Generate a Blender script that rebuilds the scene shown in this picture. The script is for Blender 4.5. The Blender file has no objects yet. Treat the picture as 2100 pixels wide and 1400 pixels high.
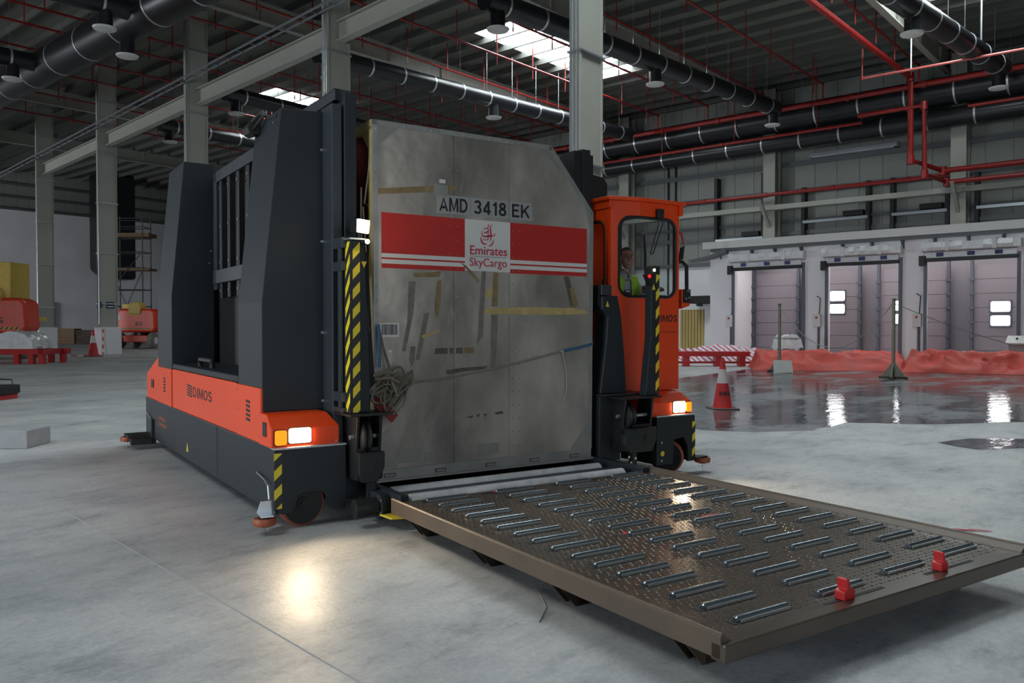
import bpy, bmesh, math, random
from mathutils import Vector, Matrix, noise
R = math.radians
random.seed(7)
SC = bpy.context.scene
COL = SC.collection

# ------------------------------------------------------------------ camera, world, exposure
VROT = R(-16.06)                      # heading of the loader relative to the hall
cam_d = bpy.data.cameras.new('camera')
cam = bpy.data.objects.new('camera', cam_d)
COL.objects.link(cam)
cam_d.sensor_width = 36.0
cam_d.lens = 28.8
cam_d.clip_end = 400
cam.location = (0, 0, 1.65)
cam.rotation_euler = (R(90 - 1.023), 0, R(-49.26))
SC.camera = cam
SC.view_settings.view_transform = 'Standard'
SC.view_settings.look = 'None'
SC.view_settings.gamma = 1.0
SC.view_settings.exposure = 0.0
SC.view_settings.use_curve_mapping = False
SC.cycles.use_denoising = True
SC.cycles.max_bounces = 8
SC.cycles.diffuse_bounces = 4
SC.cycles.glossy_bounces = 4
SC.cycles.transparent_max_bounces = 12
SC.cycles.caustics_reflective = False
SC.cycles.caustics_refractive = False
SC.cycles.sample_clamp_indirect = 6.0

SKYLIGHT = 22.0        # radiance of the daylight through the roof lights
DOORLIGHT = 900.0    # base watts of the gate lamps, the added far one included
world = bpy.data.worlds.new('world')
SC.world = world
world.use_nodes = True
wn = world.node_tree.nodes
wn['Background'].inputs[0].default_value = (.75, .85, 1, 1)
wn['Background'].inputs[1].default_value = .8

def area(name, loc, rot, sx, sy, power, color):
    d = bpy.data.lights.new(name, 'AREA')
    d.shape = 'RECTANGLE'; d.size = sx; d.size_y = sy; d.energy = power; d.color = color
    o = bpy.data.objects.new(name, d); COL.objects.link(o)
    o.location = loc; o.rotation_euler = rot
    return o
# two added fills, and daylight by the big open gates in the walls behind and beside the photographer
area('gate_and_fill_light', (-19.6, 12, 3.6), (0, R(-90), 0), 7, 12, DOORLIGHT * 3.6, (.86, .93, 1))
area('gate_and_fill_light', (-19.6, 72, 3.6), (0, R(-90), 0), 7, 12, DOORLIGHT * 8, (.9, .95, 1))  # unseen gate, added to brighten the far left wall and floor
area('dock_fill_light', (38.4, 11, 5.15), (0, 0, 0), 3.4, 13, 300, (1, .96, .97))  # added fill that brightens the dock interior
area('gate_and_fill_light', (-2, -11.6, 3.6), (R(90), 0, 0), 10, 7, DOORLIGHT * .55, (.86, .93, 1))

# ------------------------------------------------------------------ materials
def lin(c):
    return tuple(((v / 255) / 12.92 if v / 255 <= .04045 else ((v / 255 + .055) / 1.055) ** 2.4) for v in c) + (1,)

MATS = {}
def mat(name, rgb, rough=.5, metal=0., var=0., vscale=3., bump=0., bscale=40., spec=.5, dirt=None, coat=0.):
    if name in MATS: return MATS[name]
    m = bpy.data.materials.new(name); m.use_nodes = True
    nt = m.node_tree; b = nt.nodes['Principled BSDF']
    c = lin(rgb)
    b.inputs['Base Color'].default_value = c
    b.inputs['Roughness'].default_value = rough
    b.inputs['Metallic'].default_value = metal
    b.inputs['Specular IOR Level'].default_value = spec
    if coat: b.inputs['Coat Weight'].default_value = coat
    tc = nt.nodes.new('ShaderNodeTexCoord')
    if var:
        n = nt.nodes.new('ShaderNodeTexNoise'); n.inputs['Scale'].default_value = vscale
        n.inputs['Detail'].default_value = 6
        nt.links.new(tc.outputs['Object'], n.inputs['Vector'])
        r = nt.nodes.new('ShaderNodeValToRGB')
        d = dirt and lin(dirt) or tuple(v * (1 - var) for v in c[:3]) + (1,)
        u = tuple(min(1, v * (1 + var * .6)) for v in c[:3]) + (1,)
        r.color_ramp.elements[0].position = .3; r.color_ramp.elements[0].color = d
        r.color_ramp.elements[1].position = .7; r.color_ramp.elements[1].color = u
        nt.links.new(n.outputs['Fac'], r.inputs['Fac'])
        nt.links.new(r.outputs['Color'], b.inputs['Base Color'])
    if bump:
        n2 = nt.nodes.new('ShaderNodeTexNoise'); n2.inputs['Scale'].default_value = bscale
        n2.inputs['Detail'].default_value = 4
        nt.links.new(tc.outputs['Object'], n2.inputs['Vector'])
        bp = nt.nodes.new('ShaderNodeBump'); bp.inputs['Strength'].default_value = bump; bp.inputs['Distance'].default_value = .02
        nt.links.new(n2.outputs['Fac'], bp.inputs['Height'])
        nt.links.new(bp.outputs['Normal'], b.inputs['Normal'])
    MATS[name] = m
    return m

def emit(name, rgb, strength):
    if name in MATS: return MATS[name]
    m = bpy.data.materials.new(name); m.use_nodes = True
    b = m.node_tree.nodes['Principled BSDF']
    b.inputs['Base Color'].default_value = lin(rgb)
    b.inputs['Emission Color'].default_value = lin(rgb)
    b.inputs['Emission Strength'].default_value = strength
    MATS[name] = m
    return m

def glass(name, tint=(235, 240, 240)):
    if name in MATS: return MATS[name]
    m = bpy.data.materials.new(name); m.use_nodes = True
    nt = m.node_tree; nt.nodes.clear()
    out = nt.nodes.new('ShaderNodeOutputMaterial'); mx = nt.nodes.new('ShaderNodeMixShader')
    t = nt.nodes.new('ShaderNodeBsdfTransparent'); t.inputs[0].default_value = lin(tint)
    g = nt.nodes.new('ShaderNodeBsdfGlossy'); g.inputs['Roughness'].default_value = .02
    lw = nt.nodes.new('ShaderNodeLayerWeight')
    pw = nt.nodes.new('ShaderNodeMath'); pw.operation = 'POWER'; pw.inputs[1].default_value = 5
    fr = nt.nodes.new('ShaderNodeMath'); fr.operation = 'MULTIPLY_ADD'; fr.inputs[1].default_value = .9; fr.inputs[2].default_value = .06
    nt.links.new(lw.outputs['Facing'], pw.inputs[0]); nt.links.new(pw.outputs[0], fr.inputs[0])
    nt.links.new(fr.outputs[0], mx.inputs[0]); nt.links.new(t.outputs[0], mx.inputs[1]); nt.links.new(g.outputs[0], mx.inputs[2])
    nt.links.new(mx.outputs[0], out.inputs[0])
    MATS[name] = m
    return m

def stripes(name, a, b_, vec, pitch, duty=.5, rough=.5):
    """two-colour printed diagonal stripes along vec, pitch metres"""
    if name in MATS: return MATS[name]
    m = bpy.data.materials.new(name); m.use_nodes = True
    nt = m.node_tree; b = nt.nodes['Principled BSDF']; b.inputs['Roughness'].default_value = rough
    tc = nt.nodes.new('ShaderNodeTexCoord')
    dot = nt.nodes.new('ShaderNodeVectorMath'); dot.operation = 'DOT_PRODUCT'; dot.inputs[1].default_value = vec
    nt.links.new(tc.outputs['Object'], dot.inputs[0])
    dv = nt.nodes.new('ShaderNodeMath'); dv.operation = 'DIVIDE'; dv.inputs[1].default_value = pitch
    nt.links.new(dot.outputs['Value'], dv.inputs[0])
    fr = nt.nodes.new('ShaderNodeMath'); fr.operation = 'FRACT'; nt.links.new(dv.outputs[0], fr.inputs[0])
    gt = nt.nodes.new('ShaderNodeMath'); gt.operation = 'GREATER_THAN'; gt.inputs[1].default_value = duty
    nt.links.new(fr.outputs[0], gt.inputs[0])
    mx = nt.nodes.new('ShaderNodeMix'); mx.data_type = 'RGBA'
    mx.inputs[6].default_value = lin(a); mx.inputs[7].default_value = lin(b_)
    nt.links.new(gt.outputs[0], mx.inputs[0]); nt.links.new(mx.outputs[2], b.inputs['Base Color'])
    MATS[name] = m
    return m

ANTH = mat('anthracite_paint', (36, 42, 46), .48, .0, .12, 2., spec=.3)
ANTHL = mat('anthracite_frame', (46, 52, 57), .4, .0, .1, 2.)
ORANGE = mat('orange_paint', (232, 70, 16), .33, 0, .06, 1.5)
DARK = mat('dark_steel', (34, 35, 36), .45, .2, .2, 6.)
BLACK = mat('black_rubber', (22, 22, 23), .6)
SCREW = mat('zinc_screw', (190, 192, 195), .3, .8)
ALU = mat('worn_aluminium', (142, 141, 137), .42, .35, .16, 1.6, .12, 5.)
ALUF = mat('aluminium_frame', (150, 150, 147), .4, .5, .15, 5.)
BROWN = mat('brown_plate_paint', (72, 62, 52), .3, .15, .18, 2.5, coat=.2)
GALV = mat('galvanised_steel', (200, 208, 214), .28, .85)
HAZ = stripes('hazard_tape', (28, 27, 24), (222, 200, 40), (.9, 0, -1.), .16, .5)
TYRE = mat('orange_polyurethane', (150, 78, 52), .55, 0, .2, 8.)
WHITEP = mat('white_print', (205, 205, 202), .5)
REDP = mat('red_print', (178, 34, 26), .42, 0, .06, 2.)
LOGOR = mat('logo_red_print', (176, 40, 62), .5)
BLK = mat('black_print', (18, 18, 20), .5)
BEIGE = mat('hall_steel_paint', (160, 160, 151), .55, 0, .08, .6)
REDPIPE = mat('red_pipe_paint', (142, 30, 28), .38, 0, .15, 2.)
DUCT = mat('black_duct_fabric', (34, 36, 40), .32, .1, .2, 1.)
BAND = mat('duct_band', (200, 202, 205), .3, .6)
SHEET = mat('wall_sheet', (136, 139, 134), .5, 0, .07, .4)
GIRT = mat('girt_steel', (96, 100, 102), .5, .2)
WHITEW = mat('white_wall_paint', (228, 227, 230), .6, 0, .05, .5)
TARP = mat('salmon_tarpaulin', (184, 66, 55), .6, 0, .22, 1.6, 1., 3.2, .3)
LIGHTRED = mat('red_steel_paint', (176, 28, 30), .42, 0, .15, 3.)
PLASTIC = mat('white_plastic_wrap', (215, 218, 220), .25, 0, .15, 4., .6, 9.)
FOIL = mat('grey_foil', (170, 172, 184), .3, .3, .3, 2., .5, 4.)
WOOD = mat('wood_planks', (120, 92, 62), .7, 0, .3, 4.)
YELL = mat('yellow_paint', (196, 168, 74), .5, 0, .12, 3.)
JLGO = mat('lift_orange_paint', (216, 62, 30), .4, 0, .1, 2.)
TUBE = mat('scaffold_tube', (92, 94, 98), .45, .5)
GLASS = glass('clear_glass')

# ------------------------------------------------------------------ mesh helpers
class MB:
    def __init__(s): s.v = []; s.f = []
    def add(s, vs, fs):
        n = len(s.v); s.v += [tuple(p) for p in vs]; s.f += [tuple(i + n for i in q) for q in fs]; return s
    def box(s, x0, x1, y0, y1, z0, z1):
        return s.add([(x0,y0,z0),(x1,y0,z0),(x1,y1,z0),(x0,y1,z0),(x0,y0,z1),(x1,y0,z1),(x1,y1,z1),(x0,y1,z1)],
                     [(3,2,1,0),(4,5,6,7),(0,1,5,4),(1,2,6,5),(2,3,7,6),(3,0,4,7)])
    def hexa(s, a, b):          # two quads (4 points each) joined
        return s.add(list(a) + list(b), [(3,2,1,0),(4,5,6,7),(0,1,5,4),(1,2,6,5),(2,3,7,6),(3,0,4,7)])
    def prism(s, poly, ax, a, b):
        """poly in the two other axes (in xyz order), extruded along ax from a to b"""
        def P(u, w): return {'x': lambda t: (t,u,w), 'y': lambda t: (u,t,w), 'z': lambda t: (u,w,t)}[ax]
        n = len(poly)
        vs = [P(u,w)(a) for u,w in poly] + [P(u,w)(b) for u,w in poly]
        fs = [tuple(range(n))[::-1], tuple(range(n, 2*n))] + [(i,(i+1)%n,n+(i+1)%n,n+i) for i in range(n)]
        return s.add(vs, fs)
    def tube(s, pts, r, n=8, cap=True):
        pts = [Vector(p) for p in pts]; rs = r if isinstance(r, (list, tuple)) else [r]*len(pts)
        rings = []; up = None
        for i, p in enumerate(pts):
            d = (pts[min(i+1,len(pts)-1)] - pts[max(i-1,0)]).normalized()
            if up is None:
                up = Vector((0,0,1)) if abs(d.z) < .9 else Vector((1,0,0))
            a = d.cross(up)
            if a.length < 1e-4: a = d.cross(Vector((0,1,0)))
            a.normalize(); up = a.cross(d).normalized()
            rings.append([p + (a*math.cos(t) + up*math.sin(t))*rs[i] for t in [2*math.pi*k/n for k in range(n)]])
        vs = [q for g in rings for q in g]; fs = []
        for i in range(len(pts)-1):
            for k in range(n):
                fs.append((i*n+k, i*n+(k+1)%n, (i+1)*n+(k+1)%n, (i+1)*n+k))
        if cap: fs += [tuple(range(n)), tuple(range((len(pts)-1)*n, len(pts)*n))]
        return s.add(vs, fs)
    def lathe(s, prof, c=(0,0,0), ax='z', n=20):
        """prof: list of (r, h) along axis"""
        vs = []; fs = []
        for r, h in prof:
            for k in range(n):
                t = 2*math.pi*k/n; u, w = r*math.cos(t), r*math.sin(t)
                p = {'z': (u,w,h), 'y': (u,h,w), 'x': (h,u,w)}[ax]
                vs.append((p[0]+c[0], p[1]+c[1], p[2]+c[2]))
        for i in range(len(prof)-1):
            for k in range(n): fs.append((i*n+k, i*n+(k+1)%n, (i+1)*n+(k+1)%n, (i+1)*n+k))
        if prof[0][0] > 1e-5: fs.append(tuple(range(n)))
        if prof[-1][0] > 1e-5: fs.append(tuple(range((len(prof)-1)*n, len(prof)*n)))
        return s.add(vs, fs)
    def mesh(s, name, m, off=(0,0,0), smooth=False):
        me = bpy.data.meshes.new(name)
        o = off
        me.from_pydata([(p[0]-o[0], p[1]-o[1], p[2]-o[2]) for p in s.v], [], s.f)
        bm = bmesh.new(); bm.from_mesh(me)
        bmesh.ops.remove_doubles(bm, verts=bm.verts, dist=1e-5)
        bmesh.ops.recalc_face_normals(bm, faces=bm.faces)
        bm.to_mesh(me); bm.free()
        if m: me.materials.append(m)
        if smooth:
            me.polygons.foreach_set('use_smooth', [True]*len(me.polygons))
            me.set_sharp_from_angle(angle=R(35))
        return me
    def build(s, name, m, parent=None, off=None, smooth=False, bev=0, **kw):
        if off is None: off = BASE.get(parent.name, (0,0,0)) if parent else (0,0,0)
        o = bpy.data.objects.new(name, s.mesh(name, m, off, smooth)); COL.objects.link(o)
        if parent:
            o.parent = parent; BASE[o.name] = off
        if bev:
            b = o.modifiers.new('bevel', 'BEVEL'); b.width = bev; b.segments = 2; b.limit_method = 'ANGLE'
            b.harden_normals = False
        for k, v in kw.items(): o[k] = v
        return o
BASE = {}

def tag(o, label=None, cat=None, group=None, kind=None):
    if label: o['label'] = label
    if cat: o['category'] = cat
    if group: o['group'] = group
    if kind: o['kind'] = kind
    return o

def vthing(name, base, label, cat, group=None):
    """thing in the loader's own frame: base given in that frame"""
    o = bpy.data.objects.new(name, None); COL.objects.link(o)
    o.empty_display_size = .1
    c, s_ = math.cos(VROT), math.sin(VROT)
    o.location = (base[0]*c - base[1]*s_, base[0]*s_ + base[1]*c, base[2])
    o.rotation_euler = (0, 0, VROT)
    BASE[o.name] = base
    return tag(o, label, cat, group)

def bthing(name, base, label=None, cat=None, group=None, kind=None):
    o = bpy.data.objects.new(name, None); COL.objects.link(o)
    o.empty_display_size = .1
    o.location = base; BASE[o.name] = base
    return tag(o, label, cat, group, kind)

def dup(src, parent=None, loc=None):
    o = src.copy(); COL.objects.link(o)
    if parent: o.parent = parent; BASE[o.name] = BASE.get(src.name, (0,0,0))
    if loc: o.location = loc
    return o

def copy_tree(root, loc, rz=None, **props):
    r = dup(root, None, loc)
    if rz is not None: r.rotation_euler = (0, 0, rz)
    for k, v in props.items(): r[k] = v
    for ch in list(root.children):
        c = dup(ch, r)
        for g in list(ch.children): dup(g, c)
    return r

def text(body, size, pos, rot, m, parent, bold=0., wscale=1., shear=0., name='lettering', align='LEFT', ext=.0012):
    cu = bpy.data.curves.new(name, 'FONT')
    cu.body = body; cu.size = size; cu.offset = bold; cu.shear = shear; cu.extrude = ext; cu.align_x = align
    cu.resolution_u = 4
    cu.materials.append(m)
    tmp = bpy.data.objects.new(name, cu); COL.objects.link(tmp)
    me = bpy.data.meshes.new_from_object(tmp.evaluated_get(bpy.context.evaluated_depsgraph_get()))
    bpy.data.objects.remove(tmp); bpy.data.curves.remove(cu)
    if not me.materials: me.materials.append(m)
    me.name = name
    o = bpy.data.objects.new(name, me); COL.objects.link(o)
    off = BASE.get(parent.name, (0,0,0))
    o.location = (pos[0]-off[0], pos[1]-off[1], pos[2]-off[2]); o.rotation_euler = rot
    o.scale = (wscale, 1, 1)
    o.parent = parent
    BASE[o.name] = off
    return o
def fit(o, w):
    """stretch lettering to the printed width"""
    xs = [v.co.x for v in o.data.vertices]
    o.scale.x = w / max(1e-3, max(xs) - min(xs))
FRONT = (R(90), 0, 0)          # text facing -Y
LEFTS = (R(90), 0, R(-90))     # text facing -X

def arc(cx, cy, rx, ry, a0, a1, n=12):
    return [(cx + rx*math.cos(R(a0+(a1-a0)*i/n)), cy + ry*math.sin(R(a0+(a1-a0)*i/n))) for i in range(n+1)]
GLYPH = {   # grotesque capitals: width, pen strokes in a box one unit high
 'A': (.80, [[(.06, 0), (.40, .94), (.74, 0)], [(.20, .27), (.60, .27)]]),
 'M': (.90, [[(.09, 0), (.09, 1)], [(.81, 0), (.81, 1)], [(.13, .96), (.45, .06), (.77, .96)]]),
 'D': (.78, [[(.09, 0), (.09, 1)], [(.09, .92), (.34, .92)] + arc(.34, .5, .34, .42, 90, -90, 14) + [(.09, .08)]]),
 'I': (.24, [[(.12, 0), (.12, 1)]]),
 'O': (.84, [arc(.42, .5, .33, .42, 0, 360, 24)]),
 'S': (.70, [arc(.35, .72, .25, .20, 20, 270, 12) + arc(.35, .29, .27, .21, 90, -160, 12)]),
 'E': (.66, [[(.09, 0), (.09, 1)], [(.09, .92), (.62, .92)], [(.09, .52), (.57, .52)], [(.09, .08), (.64, .08)]]),
 'K': (.78, [[(.09, 0), (.09, 1)], [(.70, 1), (.14, .40)], [(.32, .60), (.72, 0)]]),
 '1': (.44, [[(.30, 0), (.30, 1)], [(.30, .84), (.06, .74)]]),
 '3': (.64, [arc(.30, .73, .22, .20, 160, -90, 12), arc(.30, .29, .25, .22, 90, -160, 12)]),
 '4': (.68, [[(.47, 0), (.47, 1)], [(.47, .94), (.07, .30)], [(.03, .25), (.66, .25)]]),
 '8': (.66, [arc(.32, .74, .20, .19, 0, 360, 18), arc(.32, .29, .24, .22, 0, 360, 18)])}
def block_text(body, origin, ux, uz, un, h, width, m, parent, pen=.17, shear=0., gap=.13, ext=.0016, name='lettering'):
    """bold grotesque lettering: origin + ux*(along) + uz*(up), raised by un"""
    tot = sum(GLYPH[c][0] for c in body) + gap*(len(body)-1); sx_ = width/tot
    o_, ux, uz, un = Vector(origin), Vector(ux), Vector(uz), Vector(un)
    mb = MB(); x = 0; lay = 0
    for c in body:
        w, strokes = GLYPH[c]
        for pts in strokes:
            P_ = [Vector((p[0], p[1])) for p in pts]; n_ = len(P_); Lf = []; Rt = []; closed = (P_[0]-P_[-1]).length < 1e-4
            for i, p in enumerate(P_):
                a = P_[i-1] if i else (P_[-2] if closed else p); b = P_[i+1] if i < n_-1 else (P_[1] if closed else p)
                d0 = (p-a).normalized() if (p-a).length > 1e-6 else (b-p).normalized()
                d1 = (b-p).normalized() if (b-p).length > 1e-6 else d0
                d_ = (d0+d1).normalized() if (d0+d1).length > .2 else d1
                k = min(1.6, 1/max(.4, d_.dot(d1)))
                nn = Vector((-d_.y, d_.x))*pen/2*k; Lf.append(p+nn); Rt.append(p-nn)
            e = ext + lay*.00004; lay += 1
            f = lambda q, z: (o_ + ux*((x+q.x + shear*q.y)*sx_) + uz*(max(-.0, min(1., q.y))*h) + un*z)[:]
            for i in range(n_-1):
                q = [Lf[i], Lf[i+1], Rt[i+1], Rt[i]]
                mb.hexa([f(v, 0) for v in q], [f(v, e) for v in q])
        x += w + gap
    return mb.build(name, m, parent)
def rrect(x0, x1, z0, z1, r, n=6):
    pts = []
    for cx, cz, a0 in ((x1-r, z1-r, 0), (x0+r, z1-r, 90), (x0+r, z0+r, 180), (x1-r, z0+r, 270)):
        for k in range(n+1):
            a = R(a0 + 90*k/n); pts.append((cx + r*math.cos(a), cz + r*math.sin(a)))
    return pts

def polymesh(name, pts3, m, parent=None, off=None, thick=None, **kw):
    mb = MB(); mb.add(pts3, [tuple(range(len(pts3)))])
    o = mb.build(name, m, parent, off, **kw)
    if thick:
        s_ = o.modifiers.new('solid', 'SOLIDIFY'); s_.thickness = thick; s_.offset = 0
    return o

def screws(parent, pts, ax, r=.011, m=None):
    for p in pts:
        MB().lathe([(r, -.004), (r, .003), (r*.6, .006)], p, ax, 8).build('screw', m or SCREW, parent)

# ------------------------------------------------------------------ floor
def floor_mat():
    m = bpy.data.materials.new('concrete_floor'); m.use_nodes = True
    nt = m.node_tree; L = nt.links.new; b = nt.nodes['Principled BSDF']
    tc = nt.nodes.new('ShaderNodeTexCoord')
    def nz(scale, detail=6, rough=.6, sx=1, sy=1):
        mp = nt.nodes.new('ShaderNodeMapping'); mp.inputs['Scale'].default_value = (sx, sy, 1)
        L(tc.outputs['Object'], mp.inputs['Vector'])
        n = nt.nodes.new('ShaderNodeTexNoise'); n.inputs['Scale'].default_value = scale
        n.inputs['Detail'].default_value = detail; n.inputs['Roughness'].default_value = rough
        L(mp.outputs[0], n.inputs['Vector']); return n.outputs['Fac']
    def ramp(fac, *st):
        r = nt.nodes.new('ShaderNodeValToRGB'); e = r.color_ramp.elements
        e[0].position, e[0].color = st[0][0], st[0][1]; e[1].position, e[1].color = st[-1][0], st[-1][1]
        for p, c in st[1:-1]:
            q = e.new(p); q.color = c
        L(fac, r.inputs['Fac']); return r.outputs['Color']
    def mix(a, bb, f, mode='MIX'):
        x = nt.nodes.new('ShaderNodeMix'); x.data_type = 'RGBA'; x.blend_type = mode
        if isinstance(f, float): x.inputs[0].default_value = f
        else: L(f, x.inputs[0])
        L(a, x.inputs[6]); L(bb, x.inputs[7]); return x.outputs[2]
    base = ramp(nz(.45, 9, .66), (.30, lin((146,150,154))), (.47, lin((182,184,184))), (.62, lin((198,198,196))), (.75, lin((206,204,199))))
    stain = ramp(nz(1.0, 10, .72, 1, 1.8), (.30, lin((120,124,130))), (.44, lin((235,237,240))), (.55, lin((255,255,255))))
    c = mix(base, stain, .62, 'MULTIPLY')
    swirl = ramp(nz(3.2, 9, .75, .7, 1.5), (.32, lin((186,188,190))), (.5, lin((255,255,255))))
    c = mix(c, swirl, .55, 'MULTIPLY')
    fine = ramp(nz(26, 7, .75), (.3, lin((196,197,198))), (.65, lin((255,255,255))))
    c = mix(c, fine, .6, 'MULTIPLY')
    L(c, b.inputs['Base Color'])
    rr = nt.nodes.new('ShaderNodeMapRange'); rr.inputs[1].default_value = .3; rr.inputs[2].default_value = .7
    rr.inputs[3].default_value = .4; rr.inputs[4].default_value = .6
    L(nz(.8, 6), rr.inputs[0]); L(rr.outputs[0], b.inputs['Roughness'])
    b.inputs['Specular IOR Level'].default_value = .4
    bp = nt.nodes.new('ShaderNodeBump'); bp.inputs['Strength'].default_value = .12; bp.inputs['Distance'].default_value = .02
    L(nz(22, 5), bp.inputs['Height']); L(bp.outputs[0], b.inputs['Normal'])
    return m
floor = MB().box(-20, 53.2, -12, 92, -.3, 0).build('floor', floor_mat(), None, kind='structure')
BLUEP = mat('pale_blue_paint', (110, 140, 172), .4, 0, .25, 3.)
MB().box(24.7, 24.82, -6, 16, 0, .003).build('painted_line', BLUEP, floor)
JOINT = mat('floor_joint_sealant', (140, 141, 141), .7)
for (a, b) in (((2.2, 1.2, 0), (2.95, 8.0, 0)), ((-6, 20, 0), (20, 22.5, 0))):
    MB().tube([(a[0], a[1], -.001), (b[0], b[1], -.001)], .006, 4).build('floor_joint', JOINT, floor)

def puddle_mat():
    m = bpy.data.materials.new('standing_water'); m.use_nodes = True
    nt = m.node_tree; nt.nodes.clear(); L = nt.links.new
    out = nt.nodes.new('ShaderNodeOutputMaterial'); mx = nt.nodes.new('ShaderNodeMixShader')
    t = nt.nodes.new('ShaderNodeBsdfTransparent')
    g = nt.nodes.new('ShaderNodeBsdfGlossy'); g.inputs['Roughness'].default_value = .03
    fr = nt.nodes.new('ShaderNodeFresnel'); fr.inputs['IOR'].default_value = 1.33
    tc = nt.nodes.new('ShaderNodeTexCoord')
    def nz(sc, det, rough=.55):
        mp = nt.nodes.new('ShaderNodeMapping'); mp.inputs['Rotation'].default_value = (0, 0, R(49)); mp.inputs['Scale'].default_value = (1, 2.2, 1)
        L(tc.outputs['Object'], mp.inputs['Vector'])
        n = nt.nodes.new('ShaderNodeTexNoise'); n.inputs['Scale'].default_value = sc; n.inputs['Detail'].default_value = det; n.inputs['Roughness'].default_value = rough
        L(mp.outputs[0], n.inputs['Vector']); return n.outputs['Fac']
    bp = nt.nodes.new('ShaderNodeBump'); bp.inputs['Strength'].default_value = .45; bp.inputs['Distance'].default_value = .02
    L(nz(2.2, 4), bp.inputs['Height']); L(bp.outputs[0], g.inputs['Normal'])
    # depth of the film: deep water mirrors, drying patches only darken the concrete
    f = nz(.33, 6, .62)
    r = nt.nodes.new('ShaderNodeMapRange'); r.inputs[1].default_value = .43; r.inputs[2].default_value = .53
    L(f, r.inputs[0])
    q = nt.nodes.new('ShaderNodeMath'); q.operation = 'MULTIPLY_ADD'; q.inputs[1].default_value = .72; q.inputs[2].default_value = .28
    L(r.outputs[0], q.inputs[0])
    k = nt.nodes.new('ShaderNodeMath'); k.operation = 'MULTIPLY'; L(fr.outputs[0], k.inputs[0]); L(q.outputs[0], k.inputs[1])
    cr = nt.nodes.new('ShaderNodeValToRGB'); e = cr.color_ramp.elements
    e[0].color = (.74, .75, .76, 1); e[1].color = (.5, .52, .54, 1); L(r.outputs[0], cr.inputs['Fac']); L(cr.outputs[0], t.inputs[0])
    L(k.outputs[0], mx.inputs[0]); L(t.outputs[0], mx.inputs[1]); L(g.outputs[0], mx.inputs[2]); L(mx.outputs[0], out.inputs[0])
    return m
WATER = puddle_mat()
def puddle(pts, label, seed=0, rough=.35):
    """closed outline, subdivided and roughened"""
    out = []
    n = len(pts)
    for i in range(n):
        a, b = Vector(pts[i]+(0,)), Vector(pts[(i+1)%n]+(0,))
        k = max(2, int((b-a).length/.35))
        for j in range(k):
            p = a.lerp(b, j/k)
            d = (b-a).normalized().cross(Vector((0,0,1)))
            p += d*(noise.noise((p.x*.9+seed, p.y*.9, 3.1))*rough + noise.noise((p.x*3, p.y*3, seed))*rough*.3)
            out.append((p.x, p.y, .004))
    bm = bmesh.new(); vs = [bm.verts.new(p) for p in out]
    bm.faces.new(vs); bmesh.ops.triangulate(bm, faces=bm.faces)
    bmesh.ops.recalc_face_normals(bm, faces=bm.faces)
    for f in bm.faces:
        if f.normal.z < 0: f.normal_flip()
    me = bpy.data.meshes.new('puddle'); bm.to_mesh(me); bm.free(); me.materials.append(WATER)
    o = bpy.data.objects.new('puddle', me); COL.objects.link(o)
    return tag(o, label, 'puddle', 'puddles on the concrete')
puddle([(34,14.5),(35,8),(33,3),(24.8,1.2),(17.2,1.4),(16.6,2.6),(15.6,3.1),(14.9,4.0),(14.4,4.9),(12.9,4.8),(12.2,5.5),(11.9,6.2),(12.2,7.4),(13.5,9.8),(19,12.4)],
       'large shallow puddle mirroring the dock doors around the traffic cone', 1)
puddle([(12.75,2.95),(13.5,2.7),(14.1,2.1),(13.1,1.8),(12.4,2.4)], 'small dark puddle apart from and in front of the large one', 5, .2)

# ------------------------------------------------------------------ roof
CZ = 17.5
def deck_mat():
    m = mat('roof_deck_paint', (112, 113, 106), .6, 0, .08, .3)
    return m
HW = 1.7
SKY = [(-15.8, -4.8, 8.8), (8.2, 19.2, 8.8), (32.2, 43.2, 8.8), (32.2, 43.2, 28.9), (31.2, 36.4, 49.0)]
cm = MB(); v0 = -12
for v in (8.8, 28.9, 49.0):
    cm.box(-20, 53.2, v0, v-HW, CZ, CZ+.2); xs = -20
    for a, b, vv in SKY:
        if vv == v: cm.box(xs, a, v-HW, v+HW, CZ, CZ+.2); xs = b
    cm.box(xs, 53.2, v-HW, v+HW, CZ, CZ+.2); v0 = v+HW
cm.box(-20, 53.2, v0, 92, CZ, CZ+.2)
ceiling = cm.build('ceiling', deck_mat(), None, kind='structure')
SKYM = emit('skylight_daylight', (240, 250, 253), SKYLIGHT)
for n, (a, b, v) in enumerate(SKY):
    w = bthing('window_%d' % (n+1), (a, v, CZ), kind='structure')
    k = round((b-a)/1.1); dx = (b-a)/k
    for i in range(k):
        MB().box(a+i*dx+.03, a+(i+1)*dx-.03, v-HW, v+HW, CZ+.12, CZ+.16).build('pane', SKYM, w)
    fm = MB()
    for i in range(k+1): fm.box(a+i*dx-.03, a+i*dx+.03, v-HW, v+HW, CZ+.04, CZ+.18)
    fm.build('glazing_bar', BEIGE, w)
# purlins under the deck, one by one
pm = MB().prism([(-.09, CZ-.34), (.02, CZ-.34), (.02, CZ-.31), (-.06, CZ-.31), (-.06, CZ-.03), (.06, CZ-.03), (.06, CZ), (-.09, CZ)], 'y', -12, 92)
pmesh = pm.mesh('purlin', mat('purlin_steel', (88, 89, 85), .55))
# (polygon is given in x,z)
for i in range(46):
    x = -19.5 + i*1.6
    o = bpy.data.objects.new('purlin', pmesh); COL.objects.link(o); o.location = (x, 0, 0); o.parent = ceiling
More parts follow.
